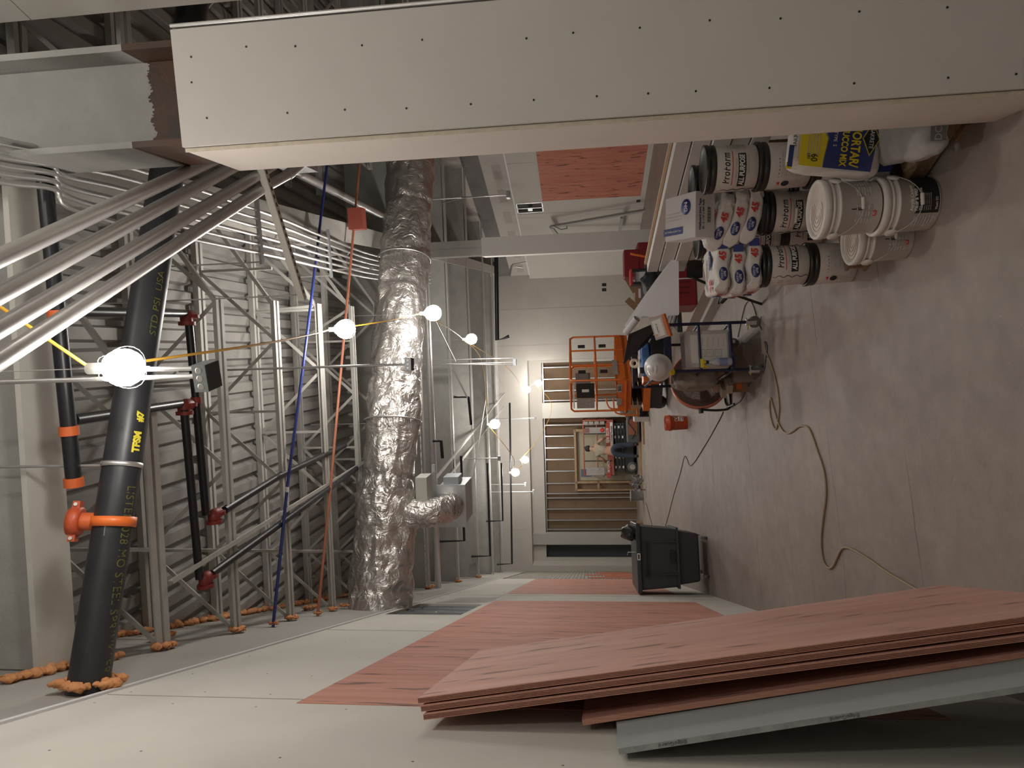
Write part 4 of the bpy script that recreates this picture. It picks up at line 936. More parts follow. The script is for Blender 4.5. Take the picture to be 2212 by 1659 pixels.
# tape carton
c4 = [at(1503, 412, .995), at(1502, 512, .995), at(1440.6, 558, .995), at(1441.5, 468, .995)]
t = thing('tape_carton', 'white carton of wallboard joint tape with blue logo lying on the pails', 'carton')
c0 = dep(1502, 512, 4.0); ex = dep(1503, 412, 3.97) - c0; Wc = ex.length; ey = dep(1440.6, 558, 4.28) - c0; Dc = ey.length
Mc = frame(c0, ex, ey) @ Matrix.Translation((0, 0, -.142))
CARD = mat('white carton board', (.60, .57, .56), .8); CARDG = mat('shaded carton board', (.55, .53, .52), .8)
MB(Mc).bx((0, 0, 0), (Wc, Dc, .142)).obj('box', CARD, t, bevel=.002)
tq = Mc @ Matrix.Translation((Wc / 2, -.001, .071)) @ Matrix.Rotation(RAD(90), 4, 'X')
text('Wallboard Joint Tape', tq @ Matrix.Translation((0, .038, 0)), .0215, BINK, t, bold=.0004); text('20 - 2 1/16" x 250\' Rolls', tq @ Matrix.Translation((0, .014, 0)), .018, INK, t)
mb = MB(tq @ Matrix.Translation((0, -.028, .0005)))
for k in range(16): mb.box((-.046 + k * .006, 0, 0), (.0018 + .001 * (k % 3), .026, .0005))
mb.obj('barcode', INK, t)
tq = Mc @ Matrix.Translation((Wc / 2, Dc / 2, .143))
mb = MB(tq @ Matrix.Translation((.055, -.06, 0))); mb.lathe([(.047, 0), (.047, .001), (0, .0012)], None, 26, capb=False); mb.obj('blue_disc', BINK, t)
text('NG', tq @ Matrix.Translation((.055, -.06, .0015)) @ Matrix.Rotation(RAD(180), 4, 'Z'), .04, WINK, t, bold=.001)
mb = MB(tq @ Matrix.Translation((-.08, .07, .0006))); mb.box((0, 0, 0), (.045, .20, .001)); mb.obj('blue_band', BINK, t)
text('250\' Wallboard Joint Tape', tq @ Matrix.Translation((-.08, .07, .0015)) @ Matrix.Rotation(RAD(-90), 4, 'Z'), .016, WINK, t)
mb = MB(tq @ Matrix.Translation((-.01, .06, .0006)))
for k in range(3): mb.box((k * .02, 0, 0), (.005, .16, .0008))
mb.obj('fine_print', FINE, t)
# pallet
t = thing('wooden_pallet', 'rough wooden pallet carrying the mortar bags beside the big column', 'pallet')
PAL = mat('old pallet wood', (.30, .20, .12), .85, n=.45, ns=14, stretch=(.5, 4, 4)); Mp = frame(Vector((1.80, 2.70, 0)), Vector((.99, .14, 0)), Vector((-.14, .99, 0)))
for k in range(6): MB(Mp).box((.58, .09 + k * .205, .118), (1.16, .12, .018)).obj('deck_board', PAL, t)
for k in range(3): MB(Mp).box((.05 + k * .53, .60, .064), (.04, 1.2, .09)).obj('stringer', PAL, t)
for k in range(3): MB(Mp).box((.58, .06 + k * .54, .009), (1.16, .10, .018)).obj('bottom_board', PAL, t)
# mortar bag (upright), grey white sacks under it, blue orange sack
t = thing('mortar_bag', 'big blue yellow and white mortar and stucco mix bag standing by the column', 'bag')
mc = dep(1800, 322, 3.16)
Mm = frame(mc, Vector((.955, -.295, 0)), Vector((-.05, -.05, 1)))    # x right, y up, z to the camera
Mm = Mm @ Matrix.Rotation(RAD(-8), 4, 'Z')
mb = bagmesh(.43, .26, .14, 5, .5, .02); mb.M = Mm
v2 = [Mm @ Matrix.Rotation(RAD(90), 4, 'Z') @ v for v in mb.v]; mb.v = v2; mb.obj('paper_sack', BAGP, t, weld=True)
def flat(poly, mt, nm_, z=.079): MB(Mm).prism(poly, .0015, Matrix.Translation((0, 0, z))).obj(nm_, mt, t)
flat([(-.115, -.15), (.115, -.17), (.115, .10), (.02, .055), (-.115, .07)], BINK, 'blue_panel')
flat([(-.115, .075), (.02, .06), (.075, .10), (.075, .185), (-.115, .18)], YINK, 'yellow_panel', .0785)
text('MORTAR/', Mm @ Matrix.Translation((-.004, -.065, .085)) @ Matrix.Rotation(RAD(180), 4, 'Z'), .058, YINK, t, xs=.78, bold=.0016)
text('STUCCO MIX', Mm @ Matrix.Translation((-.006, -.015, .085)) @ Matrix.Rotation(RAD(180), 4, 'Z'), .042, YINK, t, xs=.76, bold=.0012)
text('TYPE  S', Mm @ Matrix.Translation((.02, .028, .082)) @ Matrix.Rotation(RAD(180), 4, 'Z'), .022, WINK, t)
text('60', Mm @ Matrix.Translation((-.075, .115, .082)) @ Matrix.Rotation(RAD(180), 4, 'Z'), .045, INK, t, xs=.8); text('LBS', Mm @ Matrix.Translation((-.07, .14, .082)) @ Matrix.Rotation(RAD(180), 4, 'Z'), .018, INK, t)
flat([(-.045, -.135), (.035, -.095), (.115, -.135), (.035, -.175)], mat('logo yellow rim', (.65, .55, .05), .6), 'logo_rim', .0800)
flat([(-.036, -.135), (.035, -.100), (.106, -.135), (.035, -.170)], INK, 'logo_diamond', .0808); text('SAKRETE', Mm @ Matrix.Translation((.035, -.136, .083)) @ Matrix.Rotation(RAD(180), 4, 'Z'), .027, WINK, t, xs=.85)
mb = MB(Mm)
for k in range(5): mb.box((-.01, .095 + k * .013, .0805), (.11, .004, .001))
mb.obj('fine_print', FINE, t)
text('SAKRETE', Mm @ Matrix.Translation((.02, .205, .070)) @ Matrix.Rotation(RAD(-40), 4, 'X'), .026, INK, t); MB(Mm).box((-.07, .215, .062), (.10, .022, .004)).obj('blue_strip', BINK, t); MB(Mm).box((-.115, .218, .060), (.03, .024, .004)).obj('yellow_tab', YINK, t)
for j, (x, y, d_, lb) in enumerate(((1925, 275, 3.02, 'pale grey white sack lying on the pallet under the mortar bag'), (1962, 262, 2.86, 'second pale sack with dark square logo lying lowest on the pallet edge'))):
    t = thing('cement_sack', lb, 'bag', 'pale sacks lying on the pallet'); c = dep(x, y - 24, d_); c.z = .235 if j == 0 else .205
    Ms = frame(c, Vector((.90, -.42, 0)), Vector((.42, .90, 0))) @ Matrix.Rotation(RAD(j * 4), 4, 'Z')
    mb = bagmesh(.42, .24, .145 if j == 0 else .14, 9 + j, .45, .016); mb.v = [Ms @ v for v in mb.v]; mb.obj('sack', mat('pale grey sack', (.44, .43, .43), .8, n=.15, ns=8, bump=.3, bs=20), t, weld=True)
    Mf = Ms @ Matrix.Translation((-.06, -.121, 0)) @ Matrix.Rotation(RAD(90), 4, 'X')
    MB(Mf).box((-.07, 0, 0), (.06, .06, .002)).obj('dark_logo', mat('logo grey', (.16, .16, .17), .7), t); MB(Mf).box((.08, .015, 0), (.12, .075, .002)).obj('blue_logo', BINK, t)
    text('DC', Mf @ Matrix.Translation((-.07, 0, .001)), .04, mat('pale logo', (.40, .40, .40), .7), t)
t = thing('thinset_sack', 'blue and orange sack on the pallet behind the white pails', 'bag'); c = Vector((1.93, 3.26, .215))
mb = bagmesh(.40, .26, .15, 21, .45, .014); Ms = rotz(RAD(50), c); mb.v = [Ms @ v for v in mb.v]; mb.obj('sack', BAGP, t, weld=True)
for (x, w_, mt) in ((-.10, .12, mat('sack blue', (.04, .07, .30), .6)), (.06, .07, mat('sack orange', (.60, .17, .03), .6)), (.13, .04, mat('sack purple', (.10, .03, .12), .6))):
    MB(Ms).box((x, -.135, 0), (w_, .004, .10)).obj('colour_band', mt, t); MB(Ms).box((-.203, x * .7, 0), (.004, w_ * .7, .10)).obj('colour_band', mt, t)
for k, (x, y, z) in enumerate(((2.45, 3.1, .235), (2.35, 3.12, .39), (2.5, 2.9, .54))):
    t = bagmesh(.5, .34, .15, 30 + k, .4, .016); Ms = rotz(RAD(8 * k), (x, y, z)); t.v = [Ms @ v for v in t.v]
    tag(t.obj('mortar_bag', BAGP, weld=True), f'white mortar bag {["at the bottom", "in the middle", "on top"][k]} of the pile behind the column edge', 'bag', 'mortar bags piled on the pallet')

# long white boards and trim bundles behind the pails
WB = mat('primed white trim boards', (.60, .575, .54), .7, n=.05, ns=3)
g = 'long white trim boards stacked behind the pails'
far_l, near_r = at(1398, 545, 1.06), at(1452, 285, 1.06); dl = (near_r - far_l).normalized(); nl = Vector((dl.y, -dl.x, 0)); nl = nl if nl.dot(Vector((0, -1, 0))) > 0 else -nl
far_l -= dl * .1; LN = 2.9
for k, (off, z0, z1, wd) in enumerate(((0, .96, 1.06, .16), (.045, .84, .955, .22), (.10, .72, .835, .30), (.17, .60, .715, .36), (.10, .48, .595, .3))):
    a = far_l + nl * (off - wd / 2) + dl * .04 * k; b_ = a + dl * LN
    mb = MB().beam(a + UP * ((z0 + z1) / 2 - 1.06), b_ + UP * ((z0 + z1) / 2 - 1.06), wd, z1 - z0 - .006)
    tag(mb.obj('trim_bundle', WB), f'long white trim bundle, {["topmost", "second from the top", "third from the top", "fourth from the top", "lowest"][k]} in the stack behind the pails', 'boards', g)
a = far_l + nl * -.07 + UP * .0; b_ = a + dl * LN
tag(MB().beam(a + UP * .012, b_ + UP * .012, .025, .02).obj('wood_batten', mat('light batten', (.50, .36, .24), .8)), 'light brown batten lying along the top of the white trim stack', 'batten')
t = thing('rack_support', 'dark crate base under the white trim stack', 'support')
for s_ in (.35, 1.5, 2.6): MB().beam(far_l + dl * s_ + nl * -.1 + UP * (.24 - 1.06), far_l + dl * (s_ + .12) + nl * -.1 + UP * (.24 - 1.06), .5, .47).obj('block', PAL, t)
tag(MB().beam(near_r - nl * .02 + dl * .02 + UP * (.66 - 1.06), near_r + dl * .35 + UP * (.66 - 1.06), .14, .14).obj('wire_mesh_roll', mat('mesh', (.50, .48, .44), .6)), 'pale folded wire mesh beside the white trim ends', 'wire mesh')

# ================================================================ CART, CHAIR, FAN AND OTHER FLOOR THINGS
CL = Vector((C_RIGHT.x, C_RIGHT.y, 0)).normalized(); CFW = Vector((-CL.y, CL.x, 0))
def cf(o, yaw=0):                                                 # frame facing the camera: x to the right, y away, z up
    a = RAD(yaw); x = CL * math.cos(a) + CFW * math.sin(a); return frame(o, x, UP.cross(x))
def face(o, x, up):                                               # frame with x along the face, y up it, z out of it
    return frame(o, x, up)
NAVY = mat('navy blue tube', (.012, .016, .055), .4); ORG = mat('safety orange', (.72, .17, .025), .42, n=.1, ns=8); TYRE = mat('grey rubber', (.13, .13, .125), .7)
CLR = mat('clear grey plastic', (.45, .42, .41), .3); CRD = mat('brown cardboard', (.28, .175, .10), .85, n=.15, ns=6)
BLKP = mat('matt black plastic', (.016, .016, .017), .5)
t = thing('utility_cart', 'navy blue tube cart loaded with a hard hat, boxes and plans', 'cart')
PC2 = at(1650, 797); Mk = cf(PC2, 9); CW, CLN = .46, .93
def cp(x, y, z): return Mk @ Vector((x, y, z))
for i, (x, y, zt) in enumerate(((0, 0, .99), (CW, 0, 1.0), (0, CLN, 1.16), (CW, CLN, 1.16))):
    MB().cyl(cp(x, y, .13), cp(x, y, zt), .0155, 12).obj('post', NAVY, t)
    c = MB(Mk @ Matrix.Translation((x, y, .055)) @ Matrix.Rotation(RAD(25 + 30 * i), 4, 'Z'))
    c.cyl((-.018, 0, 0), (.018, 0, 0), .055, 20); w_ = c.obj('wheel', TYRE, t)
    MB(Mk @ Matrix.Translation((x, y, .055)) @ Matrix.Rotation(RAD(25 + 30 * i), 4, 'Z')).box((-.024, 0, .03), (.004, .04, .09)).box((.024, 0, .03), (.004, .04, .09)).box((0, 0, .075), (.055, .06, .012)).obj('caster_fork', GALV, t)
    MB(Mk @ Matrix.Translation((x, y, .09)) @ Matrix.Rotation(RAD(25 + 30 * i), 4, 'Z')).box((0, .055, .02), (.025, .05, .006)).obj('brake_tab', YINK, t)
for z, r in ((.58, .013), (.29, .016)):
    MB().cyl(cp(0, 0, z), cp(CW, 0, z), r, 10).obj('front_rail', NAVY, t)
    MB().cyl(cp(0, 0, z), cp(0, CLN, z), r, 10).obj('side_rail', NAVY, t); MB().cyl(cp(CW, 0, z), cp(CW, CLN, z), r, 10).obj('side_rail', NAVY, t)
MB(Mk).bx((0, -.005, .845), (CW, .02, .915)).bx((0, 0, .86), (CW, CLN, .87)).obj('top_shelf', NAVY, t)
MB(Mk).bx((0, 0, .27), (CW, CLN, .285)).obj('bottom_shelf', NAVY, t)
MB().cyl(cp(0, CLN, 1.15), cp(CW, CLN, 1.15), .0155, 12).obj('push_handle', NAVY, t)
MB().cyl(cp(0, .0, .97), cp(.0, CLN, 1.03), .013, 10).obj('side_rail', NAVY, t)
# things on the cart
t = thing('appliance_box', 'white box with line drawings standing on the lower shelf of the cart', 'box')
MB(Mk).bx((.04, .03, .30), (.40, .30, .715)).obj('box', CARD, t, bevel=.004)
Mf = face(cp(.22, .028, .5), (cp(1, 0, 0) - cp(0, 0, 0)), UP)
MB(Mf).box((0, -.01, .001), (.28, .34, .004)).obj('front_panel', WINK, t)
for k in range(3):
    mb = MB(Mf @ Matrix.Translation((-.045, .06 - k * .078, .004)))
    for (a_, b_, c_, d_) in ((0, .031, .066, .002), (0, -.031, .066, .002), (.033, 0, .002, .064), (-.033, 0, .002, .064)): mb.box((a_, b_, 0), (c_, d_, .001))
    mb.beam((-.02, -.02, 0), (.01, .02, 0), .001, .001).beam((.0, -.02, 0), (.02, .01, 0), .001, .001)
    mb.obj('framed_drawing', INK, t)
mb = MB(Mf)
for k in range(5): mb.box((.06, .05 - .05 * k, .004), (.08, .003, .001)).box((.09, .04 - .05 * k, .004), (.05, .002, .001))
mb.obj('printed_lines', FINE, t)
t = thing('spray_bottle', 'clear spray bottle with yellow trigger standing on the cart front', 'spray bottle'); Mb = Mk @ Matrix.Translation((.075, -.035, .30))
MB(Mb).lathe([(.036, 0), (.038, .01), (.038, .13), (.03, .16), (.016, .19), (.014, .215)], n=24).obj('bottle', mat('frosted bottle', (.55, .58, .64), .25, alpha=.75), t)
MB(Mb).lathe([(.0385, .04), (.0385, .115)], n=24, capb=False, capt=False).obj('label_wrap', mat('pale blue label', (.22, .26, .45), .6), t)
MB(Mb).cyl((0, 0, .21), (0, 0, .235), .016, 14).obj('collar', BLKP, t)
MB(Mb).box((-.01, 0, .27), (.085, .024, .03)).beam((0, 0, .23), (0, 0, .27), .02, .02, (1, 0, 0)).beam((-.028, 0, .262), (-.052, 0, .215), .012, .012, (0, 1, 0)).obj('trigger_head', YINK, t, bevel=.004)
tag(MB(Mk).cyl((.075, -.03, .29), (.075, -.03, .30), .05, 12).bx((-.02, -.07, .275), (.16, .02, .292)).obj('cart_ledge', NAVY), 'small navy ledge at the cart front under the spray bottle', 'ledge')
# hard hat hung on the corner post
t = thing('hard_hat', 'white full brim hard hat hanging on the near corner of the cart', 'hard hat')
hc = dep(1421, 795, 6.03); zz = (-C_FWD * .86 + UP * .30 - CL * .12).normalized(); Mh = frame(hc, UP.cross(zz).normalized(), zz.cross(UP.cross(zz)).normalized())
HATM = mat('white hat shell', (.66, .64, .63), .3)
MB(Mh).lathe([(.128, -.030), (.124, -.020), (.098, .0), (.093, .035), (.078, .078), (.05, .10), (0, .108)], n=40, capb=False).obj('shell', HATM, t)
mb = MB(Mh)
for k in (-.035, 0, .035): mb.tube([(.088 * math.cos(a) * .98, k, .112 * math.sin(a) * (1 - abs(k) * 2.2)) for a in [RAD(20 + 14 * j) for j in range(11)]], .005, 6)
mb.obj('ridge', HATM, t); MB(Mh).cyl((-.04, -.13, -.03), (-.045, -.10, -.05), .03, 10).obj('yellow_knob', YINK, t)
# bags and boxes on the top shelf
tag(MB(Mk).bx((.0, .25, .875), (.42, .60, 1.015)).obj('tool_case', BLKP, bevel=.01), 'black tool case on the top shelf of the cart', 'tool case')
mb = bagmesh(.36, .20, .085, 41, .3, .008); mb.M = Mk; mb.v = [Mk @ Matrix.Translation((.22, .42, 1.062)) @ v for v in mb.v]
tag(mb.obj('blue_pouch', mat('bright blue pouch', (.09, .22, .55), .6), weld=True), 'bright blue folded pouch on top of the black tool case', 'pouch')
t = thing('organizer_case', 'clear small parts organizer with orange frame leaning on the cart shelf', 'organizer case')
q = [dep(1402, 691, 5.98), dep(1434, 683, 5.90), dep(1448, 724, 5.90), dep(1417, 737, 5.98)]
ex, ey = (q[3] - q[0]), (q[0] - q[1]); cc = (q[0] + q[2]) / 2; Mo = frame(cc, -ex, ey)
hx, hy = ex.length / 2, ey.length / 2
MB(Mo).box((0, 0, -.02), (hx * 2, hy * 2, .045)).obj('lid', CLR, t, bevel=.006); MB(Mo).box((0, -hy + .006, -.022), (hx * 2.05, .022, .05)).box((hx - .006, 0, -.03), (.02, hy * 2, .03)).obj('orange_frame', ORG, t)
MB(Mo).box((0, .012, .004), (hx * 1.5, hy * 1.2, .002)).obj('paper_insert', WINK, t); text('1 1/4 PH2 25', Mo @ Matrix.Translation((-.01, .02, .006)), .02, INK, t); text('25', Mo @ Matrix.Translation((-.06, .045, .006)), .025, ORG, t)
MB(Mo).box((0, -hy * .55, .004), (hx * 1.6, .018, .004)).obj('cream_strip', mat('cream strip', (.62, .48, .36), .7), t)
tag(MB().add([dep(1358, 722, 6.5), dep(1346, 787, 6.75), dep(1397, 742, 6.7), dep(1437, 688, 6.4)] + [dep(1358, 722, 6.5) + CFW * .02, dep(1346, 787, 6.75) + CFW * .02, dep(1397, 742, 6.7) + CFW * .02, dep(1437, 688, 6.4) + CFW * .02], [(0, 1, 2, 3), (7, 6, 5, 4), (0, 4, 5, 1), (1, 5, 6, 2), (2, 6, 7, 3), (3, 7, 4, 0)]).obj('dark_board', mat('dark grey board', (.045, .045, .048), .7)), 'dark grey board lying under the roll of plans on the cart', 'board')
# plans
t = thing('roll_of_plans', 'large white sheets of plans draped over the cart, one end rolled', 'plans')
ppx = [(1466, 562), (1452, 561), (1446, 566), (1420, 600), (1395, 635), (1370, 671), (1349, 704), (1357, 713), (1370, 697), (1381, 687), (1420, 684), (1465, 681), (1467, 678)]
def pd_(x, y): return 6.02 + (1466 - x) * .0030 + (y - 562) * .0006
A = [dep(x, y, pd_(x, y)) for x, y in ppx]; Bq = [p + CFW * .012 for p in A]; n = len(A)
mb = MB(); mb.add(A + Bq, [tuple(range(n)), tuple(reversed(range(n, 2 * n)))] + [(i, n + i, n + (i + 1) % n, (i + 1) % n) for i in range(n)])
PAPER = mat('plan paper', (.56, .54, .56), .8); mb.obj('top_sheet', PAPER, t)
r0_, r1_ = dep(1376, 688, 6.30), dep(1352, 719, 6.42)
MB().tube([r0_, r1_], .034, 24, caps=False).tube([r0_.lerp(r1_, .02), r1_.lerp(r0_, .01)], .026, 20, caps=False).tube([r0_.lerp(r1_, .3), r1_.lerp(r0_, -.01)], .016, 16, caps=False).obj('rolled_end', PAPER, t)
# papers, binder, tape roll
t = thing('tape_roll', 'cream roll of masking tape on the papers at the back of the cart', 'tape roll')
p = dep(1371, 785, 6.9); MB(frame(p, CL, (UP * .8 + CFW * .3).normalized())).lathe([(.022, -.02), (.05, -.02), (.05, .02), (.022, .02), (.022, -.02)], n=26, capb=False, capt=False).obj('roll', mat('cream tape', (.62, .50, .36), .7), t)
tag(MB(cf(dep(1383, 796, 6.85), 20)).box((0, 0, 0), (.13, .20, .035)).obj('paper_stack', WINK), 'stack of white papers at the left end of the cart top', 'papers')
tag(MB(cf(dep(1385, 768, 6.9), 12)).box((0, 0, 0), (.20, .26, .04)).obj('binder', mat('dark violet binder', (.05, .045, .10), .5)), 'dark violet binder lying on the cart beside the tape roll', 'binder')
tag(MB(cf(dep(1387, 800, 6.7), 0)).box((0, 0, 0), (.06, .10, .05)).obj('black_clip_box', BLKP), 'small black box at the near end of the papers', 'box')
tag(MB(Mk).bx((.02, .70, .875), (.40, .90, 1.06)).obj('orange_case', ORG, bevel=.006), 'orange tool case at the back of the cart top', 'tool case')
tag(MB(Mk).bx((.05, .62, .875), (.36, .69, 1.00)).obj('grey_bin', mat('grey bin', (.22, .23, .22), .6)), 'small grey bin on the cart top shelf', 'bin')
# lower shelf and floor bits under the cart
mb = bagmesh(.22, .34, .42, 51, .6, .03); mb.v = [Mk @ Matrix.Translation((-.02, .40, .58)) @ v for v in mb.v]
tag(mb.obj('plastic_sack', mat('dusty tan plastic', (.27, .235, .195), .6, n=.25, ns=7, bump=.4, bs=12), weld=True), 'dusty tan plastic sack bulging out of the side of the cart', 'sack')
tag(MB(Mk).bx((.02, .35, .286), (.36, .85, .50)).obj('tan_carton', CRD), 'brown carton lying deep on the lower shelf of the cart', 'carton')
for k, (x, y, d_, w_, h_) in enumerate(((1560, 838, 6.9, .22, .05), (1572, 826, 6.8, .26, .05), (1548, 832, 7.0, .12, .10))):
    tag(MB(cf(dep(x, y, d_), 55)).box((0, 0, 0), (w_, .10, h_)).obj('wood_offcut', mat('pale offcut', (.36, .30, .24), .8)), f'pale wood offcut sticking out of the cart side, {["upper long one", "lower long one", "short block"][k]}', 'wood offcut', 'wood offcuts on the cart')
q = at(1628, 785); tag(MB(cf(q + UP * .10, 5)).box((0, .15, 0), (.36, .30, .20)).obj('floor_carton', mat('grey brown carton', (.25, .20, .17), .85)), 'closed grey brown carton on the floor under the cart', 'carton')
q = at(1618, 822); t = thing('lettered_carton', 'carton with orange lettering on the floor at the left cart wheel', 'carton'); M_ = cf(q + UP * .08, -12)
MB(M_).box((0, .12, 0), (.24, .24, .16)).obj('box', CRD, t); MB(M_).box((0, -.002, .02), (.18, .004, .05)).obj('orange_print', ORG, t)

# folding chair
t = thing('folding_chair', 'black folding chair standing between the bags and the cart', 'chair')
CHB = mat('chair black', (.014, .014, .013), .4)
s_ = lambda x, y, d_: dep(x, y, d_)
seat = [dep(1548, 585, 6.35), dep(1554, 655, 6.15), dep(1566, 640, 5.85), dep(1562, 570, 6.05)]
MB().add(seat + [p - UP * .025 for p in seat], [(0, 1, 2, 3), (7, 6, 5, 4), (0, 4, 5, 1), (1, 5, 6, 2), (2, 6, 7, 3), (3, 7, 4, 0)]).obj('seat', CHB, t)
def bk(u, v):
    x = 1484 + 34 * v; y = 540 + 62 * u - 6 * abs(v - .5); d_ = 5.9 + .06 * math.sin(math.pi * u) + .2 * u
    return dep(x, y, d_)
mb = MB(); mb.grid(bk, 12, 6); mb.grid(lambda u, v: bk(1 - u, v) + CFW * .02, 12, 6); mb.obj('backrest', CHB, t)
MB().tube(smooth_path([dep(1492, 595, 6.12), dep(1502, 602, 6.1), dep(1560, 626, 6.1), dep(1602, 642, 6.12), at(1645, 657)], 4), .013, 10).obj('leg', CHB, t)
MB().tube([dep(1560, 654, 6.15), dep(1580, 634, 6.0), dep(1600, 618, 5.8), at(1655, 585)], .012, 10).obj('leg', CHB, t)
MB().tube([dep(1552, 655, 6.2), dep(1563, 622, 6.05)], .013, 10).obj('seat_frame', CHB, t)
MB().tube([dep(1486, 545, 5.9), dep(1545, 560, 6.3), dep(1600, 578, 6.5), at(1640, 590)], .012, 10).obj('leg', CHB, t)
MB().tube([dep(1548, 585, 6.4), dep(1580, 570, 6.2), at(1650, 545)], .012, 10).obj('leg', CHB, t)

# drum fan
t = thing('drum_fan', 'big drum fan with orange red rim standing behind the cart', 'fan')
fc = dep(1511, 822, 7.75); fc.z = max(fc.z, .35); FR = .325; zf = (-C_FWD + CL * .18 + UP * .25).normalized(); xf = UP.cross(zf).normalized(); Mfn = frame(fc, xf, zf.cross(xf))
FRM = mat('fan rim red', (.50, .14, .08), .45); GRM = mat('fan grille brown', (.10, .055, .045), .45)
MB(Mfn).lathe([(FR, -.12), (FR + .006, -.10), (FR + .006, .05), (FR, .06), (FR - .012, .055), (FR - .012, -.12), (FR, -.12)], n=48, capb=False, capt=False).obj('drum', FRM, t)
mb = MB(Mfn)
for k in range(20):
    r = .045 + k * .0145; mb.tube([(r * math.cos(a), r * math.sin(a), .05 + .02 * (1 - r / FR)) for a in [2 * math.pi * j / 36 for j in range(36)]], .0062 if r < .24 else .0085, 5, closed=True)
for k in range(12):
    a = 2 * math.pi * k / 12; mb.cyl((.04 * math.cos(a), .04 * math.sin(a), .07), (FR * .97 * math.cos(a), FR * .97 * math.sin(a), .05), .0045, 5)
mb.box((0, 0, .04), (.13, FR * 1.9, .01)); mb.obj('grille', GRM, t)
for k in range(4):
    a = k * math.pi / 2 + .3
    def bl(u, v, a=a): r = .05 + .24 * u; th = a + (v - .5) * (.75 - .2 * u); return Vector((r * math.cos(th), r * math.sin(th), -.03 + .05 * (v - .5)))
    mb = MB(Mfn); mb.grid(bl, 6, 4); mb.obj('blade', mat('fan blade', (.17, .12, .10), .4), t)
MB(Mfn).lathe([(.06, -.10), (.06, .0), (.03, .02)], n=20).obj('motor', GRM, t)
st = [fc + xf * -.38 - UP * 0, Vector((fc.x, fc.y, 0)) + xf * -.38 + UP * .10, Vector((fc.x, fc.y, 0)) + xf * -.36 + UP * .02 - CFW * .05]
for s in (-1, 1):
    b0_ = Vector((fc.x, fc.y, .016))
    MB().tube(smooth_path([fc + xf * s * (FR + .02), b0_ + xf * s * (FR + .03) + UP * .12, b0_ + xf * s * (FR - .01) - CFW * .0, b0_ + xf * s * .1 - CFW * 0], 5), .014, 10).obj('stand_tube', CHB, t)
MB().tube(smooth_path([Vector((fc.x, fc.y, .016)) + xf * -.28 - CFW * .22, Vector((fc.x, fc.y, .016)) + xf * -.28 + CFW * .25, Vector((fc.x, fc.y, .016)) + xf * .28 + CFW * .25, Vector((fc.x, fc.y, .016)) + xf * .28 - CFW * .22], 4), .014, 10).obj('base_loop', CHB, t)
MB().cyl(fc - xf * (FR), fc - xf * (FR + .06), .028, 12).obj('pivot_knob', BLKP, t)

# orange pail
t = thing('orange_bucket', 'orange plastic bucket with white printed square standing alone on the floor', 'bucket'); p = at(1484, 913); Mq = cf(p, 0); OB = mat('bucket orange', (.52, .075, .02), .45)
MB(Mq).lathe([(.108, 0), (.110, .005), (.125, .27), (.133, .272), (.133, .30), (.126, .302), (.128, .36), (.124, .36), (.12, .27), (.105, .01), (0, .01)], n=36, capt=False).obj('body', OB, t)
MB(Mq).tube([(.133 * math.sin(a), -.133 * math.cos(a), .29 - .10 * math.cos(a)) for a in [RAD(-90 + 15 * k) for k in range(13)]], .002, 6).obj('bail', WIRE, t)
mb = MB(Mq); r = .121
for (a0, a1, z0, z1) in ((18, 62, .07, .076), (18, 62, .208, .214), (18, 20.5, .07, .214), (59.5, 62, .07, .214)): wrapgrid(mb, r, a0, a1, z0, z1)
mb.obj('logo_square', WINK, t)
for k, s in enumerate(('THE', 'HOME', 'DEPOT')): text(s, Mq @ Matrix.Rotation(RAD(40), 4, 'Z') @ Matrix.Translation((0, 0, .185 - k * .042)), [.022, .040, .040][k], WINK, t, wrap=r, bold=.002, shear=.0, xs=.8)

# rolling rubbish cart
t = thing('rubbish_cart', 'large dark grey rolling rubbish cart by the left wall', 'rubbish cart'); TB = mat('dark grey tub plastic', (.050, .053, .060), .5, n=.1, ns=12); Mt = cf(at(1529, 1203), 10) @ Matrix.Scale(1.10, 4)
def tub(mb, w0, w1, d0, d1, z0, z1):
    vs = [(s * w / 2, q * d / 2 + .3, z) for (w, d, z) in ((w0, d0, z0), (w1, d1, z1)) for (s, q) in ((-1, -1), (1, -1), (1, 1), (-1, 1))]
    return mb.add(vs, [(3, 2, 1, 0), (4, 5, 6, 7), (0, 1, 5, 4), (1, 2, 6, 5), (2, 3, 7, 6), (3, 0, 4, 7)])
mb = MB(Mt); tub(mb, .60, .68, .80, .88, .12, .40); mb.obj('lower_tub', TB, t, bevel=.03)
mb = MB(Mt); tub(mb, .72, .80, .92, 1.0, .40, .88); mb.obj('upper_tub', TB, t, bevel=.02)
mb = MB(Mt); tub(mb, .76, .76, .96, .96, .385, .415); mb.obj('mid_ledge', TB, t)
mb = MB(Mt); tub(mb, .87, .88, 1.08, 1.09, .87, .925); mb.obj('rim', mat('scuffed rim', (.045, .05, .055), .4), t, bevel=.012)
for x in (-.20, .20):
    MB(Mt).box((x, -.185, .62), (.012, .03, .44)).obj('rib', TB, t)
MB(Mt).cyl((-.21, -.235, .80), (.19, -.235, .80), .011, 10).box((-.21, -.21, .80), (.03, .06, .04)).box((.19, -.21, .80), (.03, .06, .04)).obj('front_handle', BLKP, t)
MB(Mt).box((.02, -.246, .90), (.085, .003, .04)).obj('white_label', WINK, t); MB(Mt).box((.02, -.248, .90), (.06, .002, .018)).obj('label_print', INK, t)
MB(Mt).box((.02, -.19, .47), (.16, .02, .05)).obj('recess', BLKP, t)
for (x, y) in ((-.24, -.02), (.24, -.02), (-.24, .60), (.24, .60)):
    MB(Mt).cyl((x - .02, y, .05), (x + .02, y, .05), .05, 18).obj('wheel', TYRE, t); MB(Mt).box((x, y, .10), (.06, .07, .05)).obj('caster_plate', STUD, t)
